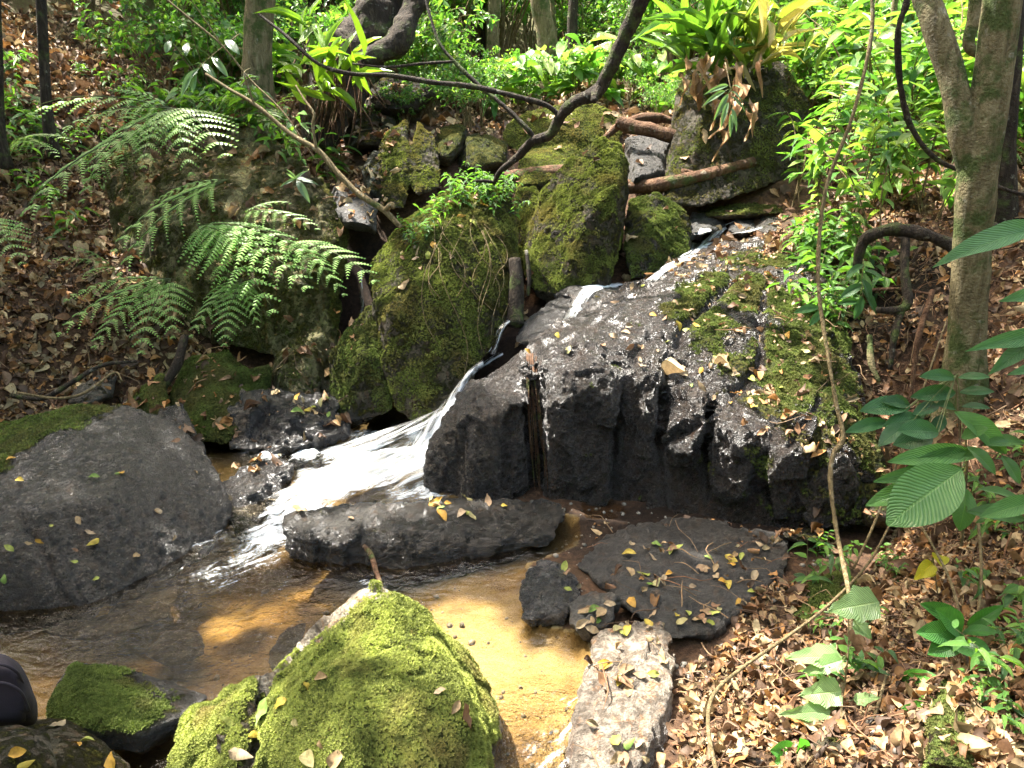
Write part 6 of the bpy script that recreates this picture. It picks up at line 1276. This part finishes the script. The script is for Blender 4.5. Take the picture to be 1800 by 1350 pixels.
# ---------------------------------------------------------------- canopy trees overhead (their leaves make the dappled light)
LIT = [(620, 1130, 2.0, .50), (640, 1230, 1.7, .32), (520, 1200, 1.8, .2), (700, 1230, 1.7, .2), (600, 1300, 1.6, .2), (1100, 1180, 2.08, .17), (1080, 1290, 1.85, .14), (1000, 1250, 1.85, .14), (930, 1150, 2.15, .09), (960, 1200, 2.0, .09), (1250, 1210, 2.05, .12), (1340, 1200, 2.05, .1), (1330, 1130, 2.2, .10), (1430, 1220, 1.95, .1), (1400, 1300, 1.75, .12), (1520, 1090, 2.0, .1), (1420, 1160, 2.0, .1), (1280, 1320, 1.8, .1), (1550, 1330, 1.6, .12), (1740, 1230, 1.6, .12), (1700, 1330, 1.5, .1),
       (780, 1075, 2.4, .07), (870, 1070, 2.4, .06), (380, 1120, 2.4, .05), (420, 1100, 2.4, .09), (560, 1030, 2.6, .09), (520, 1060, 2.6, .07), (430, 1090, 2.4, .05), (610, 1010, 2.8, .08),
       (760, 730, 3.8, .22), (690, 800, 3.8, .3), (600, 840, 3.7, .3), (520, 890, 3.4, .2), (470, 950, 3.1, .16), (600, 915, 3.0, .12), (690, 900, 3.1, .12), (530, 920, 2.95, .1), (820, 885, 3.2, .1), (1240, 975, 2.9, .07),
       (880, 650, 3.8, .16), (960, 600, 3.8, .2), (1060, 600, 3.8, .22), (1150, 600, 3.8, .2), (1060, 540, 4.3, .26), (1160, 540, 4.3, .3), (1280, 520, 4.4, .3), (1250, 450, 5.1, .35), (1360, 460, 4.8, .3), (1380, 560, 4.1, .22), (1330, 650, 3.7, .2), (1400, 720, 3.5, .15), (1230, 680, 3.5, .15), (1270, 740, 3.3, .1), (930, 700, 3.4, .1), (940, 800, 3.4, .1), (1110, 760, 3.4, .08), (1180, 760, 3.3, .08), (1060, 505, 4.9, .15),
       (1480, 780, 3.2, .12), (1500, 500, 4.0, .15), (1480, 420, 4.3, .2), (1650, 850, 2.4, .12), (1740, 770, 2.4, .1), (1600, 560, 3.6, .1), (1700, 520, 3.2, .08), (1690, 250, 3.2, .12), (1670, 120, 3.2, .15), (1740, 100, 3.2, .12), (1620, 1050, 2.3, .08), (1560, 980, 2.7, .1), (1780, 600, 3.2, .1),
       (720, 380, 5.0, .16), (780, 350, 5.1, .22), (700, 450, 4.8, .14), (840, 340, 5.1, .2), (690, 260, 6.3, .25), (740, 240, 6.4, .2), (1040, 270, 5.5, .22), (980, 340, 5.4, .2), (950, 400, 5.4, .12), (800, 230, 6.7, .25), (960, 280, 6.7, .3), (1000, 215, 7.9, .6), (1130, 330, 5.9, .15), (1150, 350, 5.8, .15), (920, 305, 6.2, .14), (1280, 350, 6.1, .3), (1210, 160, 6.6, .15),
       (650, 200, 7, .12), (580, 130, 6, .25), (760, 200, 7.4, .5), (240, 480, 4.8, .1), (450, 440, 4.7, .12), (380, 200, 5.2, .12), (600, 380, 5.3, .1),
       (1300, 80, 6.4, .5), (1400, 180, 6.2, .6), (1500, 250, 5.8, .6), (1600, 200, 6, .5), (1450, 330, 5.2, .4), (1550, 60, 7, .8), (1350, 20, 7.5, .8), (1200, 50, 8.5, .9), (850, 130, 8.7, 1.0), (960, 90, 9.3, 1.0), (750, 60, 10, 1.2), (1060, 60, 10, 1.2), (560, 60, 9, .5), (1550, 300, 5.2, .3)]
LP = np.array([tuple(cast(a, b)[0]) if (c < 5.8 and cast(a, b)[0] is not None and abs(cast(a, b)[0].y - c) < .7) else tuple(P(a, b, c)) for a, b, c, d in LIT]); LRd = np.array([d * (1.8 if (c > 4.65 or (3.4 < c and 850 < a < 1500 and b < 760)) else 1.3) for a, b, c, d in LIT]); SD = np.array(SUN)
def blocked_ok(pos, margin=.0):
    """keep canopy leaves whose shadow misses the sunlit patches"""
    ok = np.ones(len(pos), bool)
    for c, rd in zip(LP, LRd):
        dlt = pos - c; t = dlt @ SD; perp = np.linalg.norm(dlt - t[:, None] * SD, axis=1)
        wv = 1 + .5 * fbm((pos - t[:, None] * SD) * 5.0, 2)
        ok &= ~((perp < rd * wv + margin) & (t > 0))
    return ok
r = np.random.default_rng(91)
def canopy_tree(idx, foot, top, nL, ext, zr, mat=M_BARK):
    """real tree outside or above the frame; foot/top world xy"""
    fx, fy = foot; fz = gz(fx, fy); tx, ty, tz = top; r = np.random.default_rng(200 + idx)
    e = empty('canopy_tree', (fx, fy, fz), CANL[idx], 'tree', 'tall trees shading the stream'); a = Acc()
    v, f = tube([(0, 0, -.3), ((tx - fx) * .3, (ty - fy) * .3, (tz - fz) * .5), (tx - fx, ty - fy, tz - fz)], [.16, .12, .07], 10, .1, 5, idx, 8); a.add(v, f); link('trunk', a.mesh('trunk', mat), e)
    br = Acc(); fo = Acc(); cen = []
    for k in range(26):
        an = r.uniform(0, 6.28); rr = ext * math.sqrt(r.uniform(.03, 1)); c = np.array([tx + rr * math.cos(an), ty + rr * math.sin(an), tz + r.uniform(*zr)]); cen.append(c)
        s = np.array([tx, ty, tz - r.uniform(.2, 1.2)]); v, f = tube([s - [fx, fy, fz], (s + c) / 2 - [fx, fy, fz] + r.normal(0, .15, 3), c - [fx, fy, fz]], [.035, .022, .008], 5, sub=4, cap=False); 
        if blocked_ok(np.array([(s + c) / 2, c]), .02).all(): br.add(v, f)
    cen = np.array(cen); k = r.integers(0, len(cen), nL); d = unit(r.normal(size=(nL, 3))) * (r.random((nL, 1)) ** .4); pos = cen[k] + d * ext * .42 * np.array([1, 1, .35])
    ok = blocked_ok(pos, .05); pos = pos[ok]; n = len(pos)
    x = unit(r.normal(size=(n, 3)) * np.array([1, 1, .4])); z = np.array([0, 0, 1.]) + r.normal(0, .35, (n, 3)); L = .17 * r.uniform(.7, 1.3, n)
    fo.scatter(ST[0], pos - [fx, fy, fz], basis(x, z, L, L * .55, L), GREENS[r.integers(0, 5, n)] * r.uniform(.8, 1.3, (n, 1)))
    if br.n: link('limbs', br.mesh('limbs', mat), e)['label'] = 'spreading upper limbs'
    link('crown', fo.mesh('crown', M_FINE), e)
CANL = ['tall tree left of the pool whose crown shades the round boulder', 'tall tree on the left slope shading the ferns', 'tall tree behind the rock face shading it', 'tall tree overhanging the outcrop from the left', 'tall tree behind the camera shading the near pool', 'tree leaning over the middle of the stream', 'tree of the right bank shading the tree root hollow', 'tree of the right shore shading the litter', 'tall tree over the mossy giants']
hS = 7.5; off = np.array([SUN.x, SUN.y]) / SUN.z * (hS - .8)     # shadow offset
for idx, (foot, gx_, gy_, ext, n) in enumerate([((-5.2, 3.0), -2.3, 2.9, 1.9, 3600), ((-7, 6.5), -3.6, 5.0, 2.2, 2600), ((-5.8, 10.5), -2.2, 6.2, 2.1, 2800), ((-4.5, 5.2), -.4, 4.4, 1.7, 4400), ((-4, -1.5), -.6, 1.9, 1.8, 5200), ((-2.8, 12.0), .2, 5.6, 1.9, 4200), ((4.3, 5.5), 2.3, 3.8, 1.7, 5600), ((3.6, .2), 1.3, 2.0, 1.6, 5200), ((-3.8, 8.8), -.9, 4.9, 1.8, 3600)]):
    canopy_tree(idx, foot, (gx_ + off[0], gy_ + off[1], hS + (idx % 3) * .5), n, ext, (-.5, .8))

# ---------------------------------------------------------------- backpack at the lower left
b = P(0, 1230, 1.62)
e = empty('backpack', P(-10, 1275, 1.62), 'dark purple-black backpack resting on the corner rocks at the left edge', 'backpack'); o0 = e.location.copy()
def shell(outline, dep, vox=.008, sm=10, nm='body'):
    m2 = hull_union([[P(*p) for p in blob(outline, dep)]], vox); V, _ = np_mesh(m2); E = np.empty(len(m2.edges) * 2, np.int32); m2.edges.foreach_get('vertices', E); V = laplace(V, E.reshape(-1, 2), sm)
    V = V + (.004 * fbm(V * 18, 3))[:, None] * unit(V - V.mean(0)) - np.array(o0); m2.vertices.foreach_set('co', V.astype(np.float32).ravel()); m2.polygons.foreach_set('use_smooth', np.ones(len(m2.polygons), bool)); m2.materials.clear(); m2.materials.append(M_CLOTH); m2.update(); return link(nm, m2, e)
shell([(-90, 1200, 1.6), (-40, 1150, 1.6), (10, 1148, 1.6), (38, 1168, 1.6), (55, 1205, 1.6), (68, 1240, 1.6), (66, 1275, 1.6), (-60, 1285, 1.6)], .16)
shell([(-60, 1225, 1.55), (0, 1200, 1.55), (40, 1210, 1.55), (56, 1240, 1.55), (50, 1272, 1.55), (-50, 1280, 1.55)], .06, nm='front_pocket')
for pth, nm in [([(-40, 1180, 1.51), (0, 1168, 1.51), (28, 1180, 1.52), (40, 1200, 1.54)], 'zip'), ([(-40, 1215, 1.49), (0, 1200, 1.49), (35, 1215, 1.5), (52, 1250, 1.52)], 'piping')]:
    a = Acc(); v, f = tube([P(*q) - o0 for q in pth], .0035, 6, sub=5); a.add(v, f); link(nm, a.mesh(nm, M_CLOTH), e)
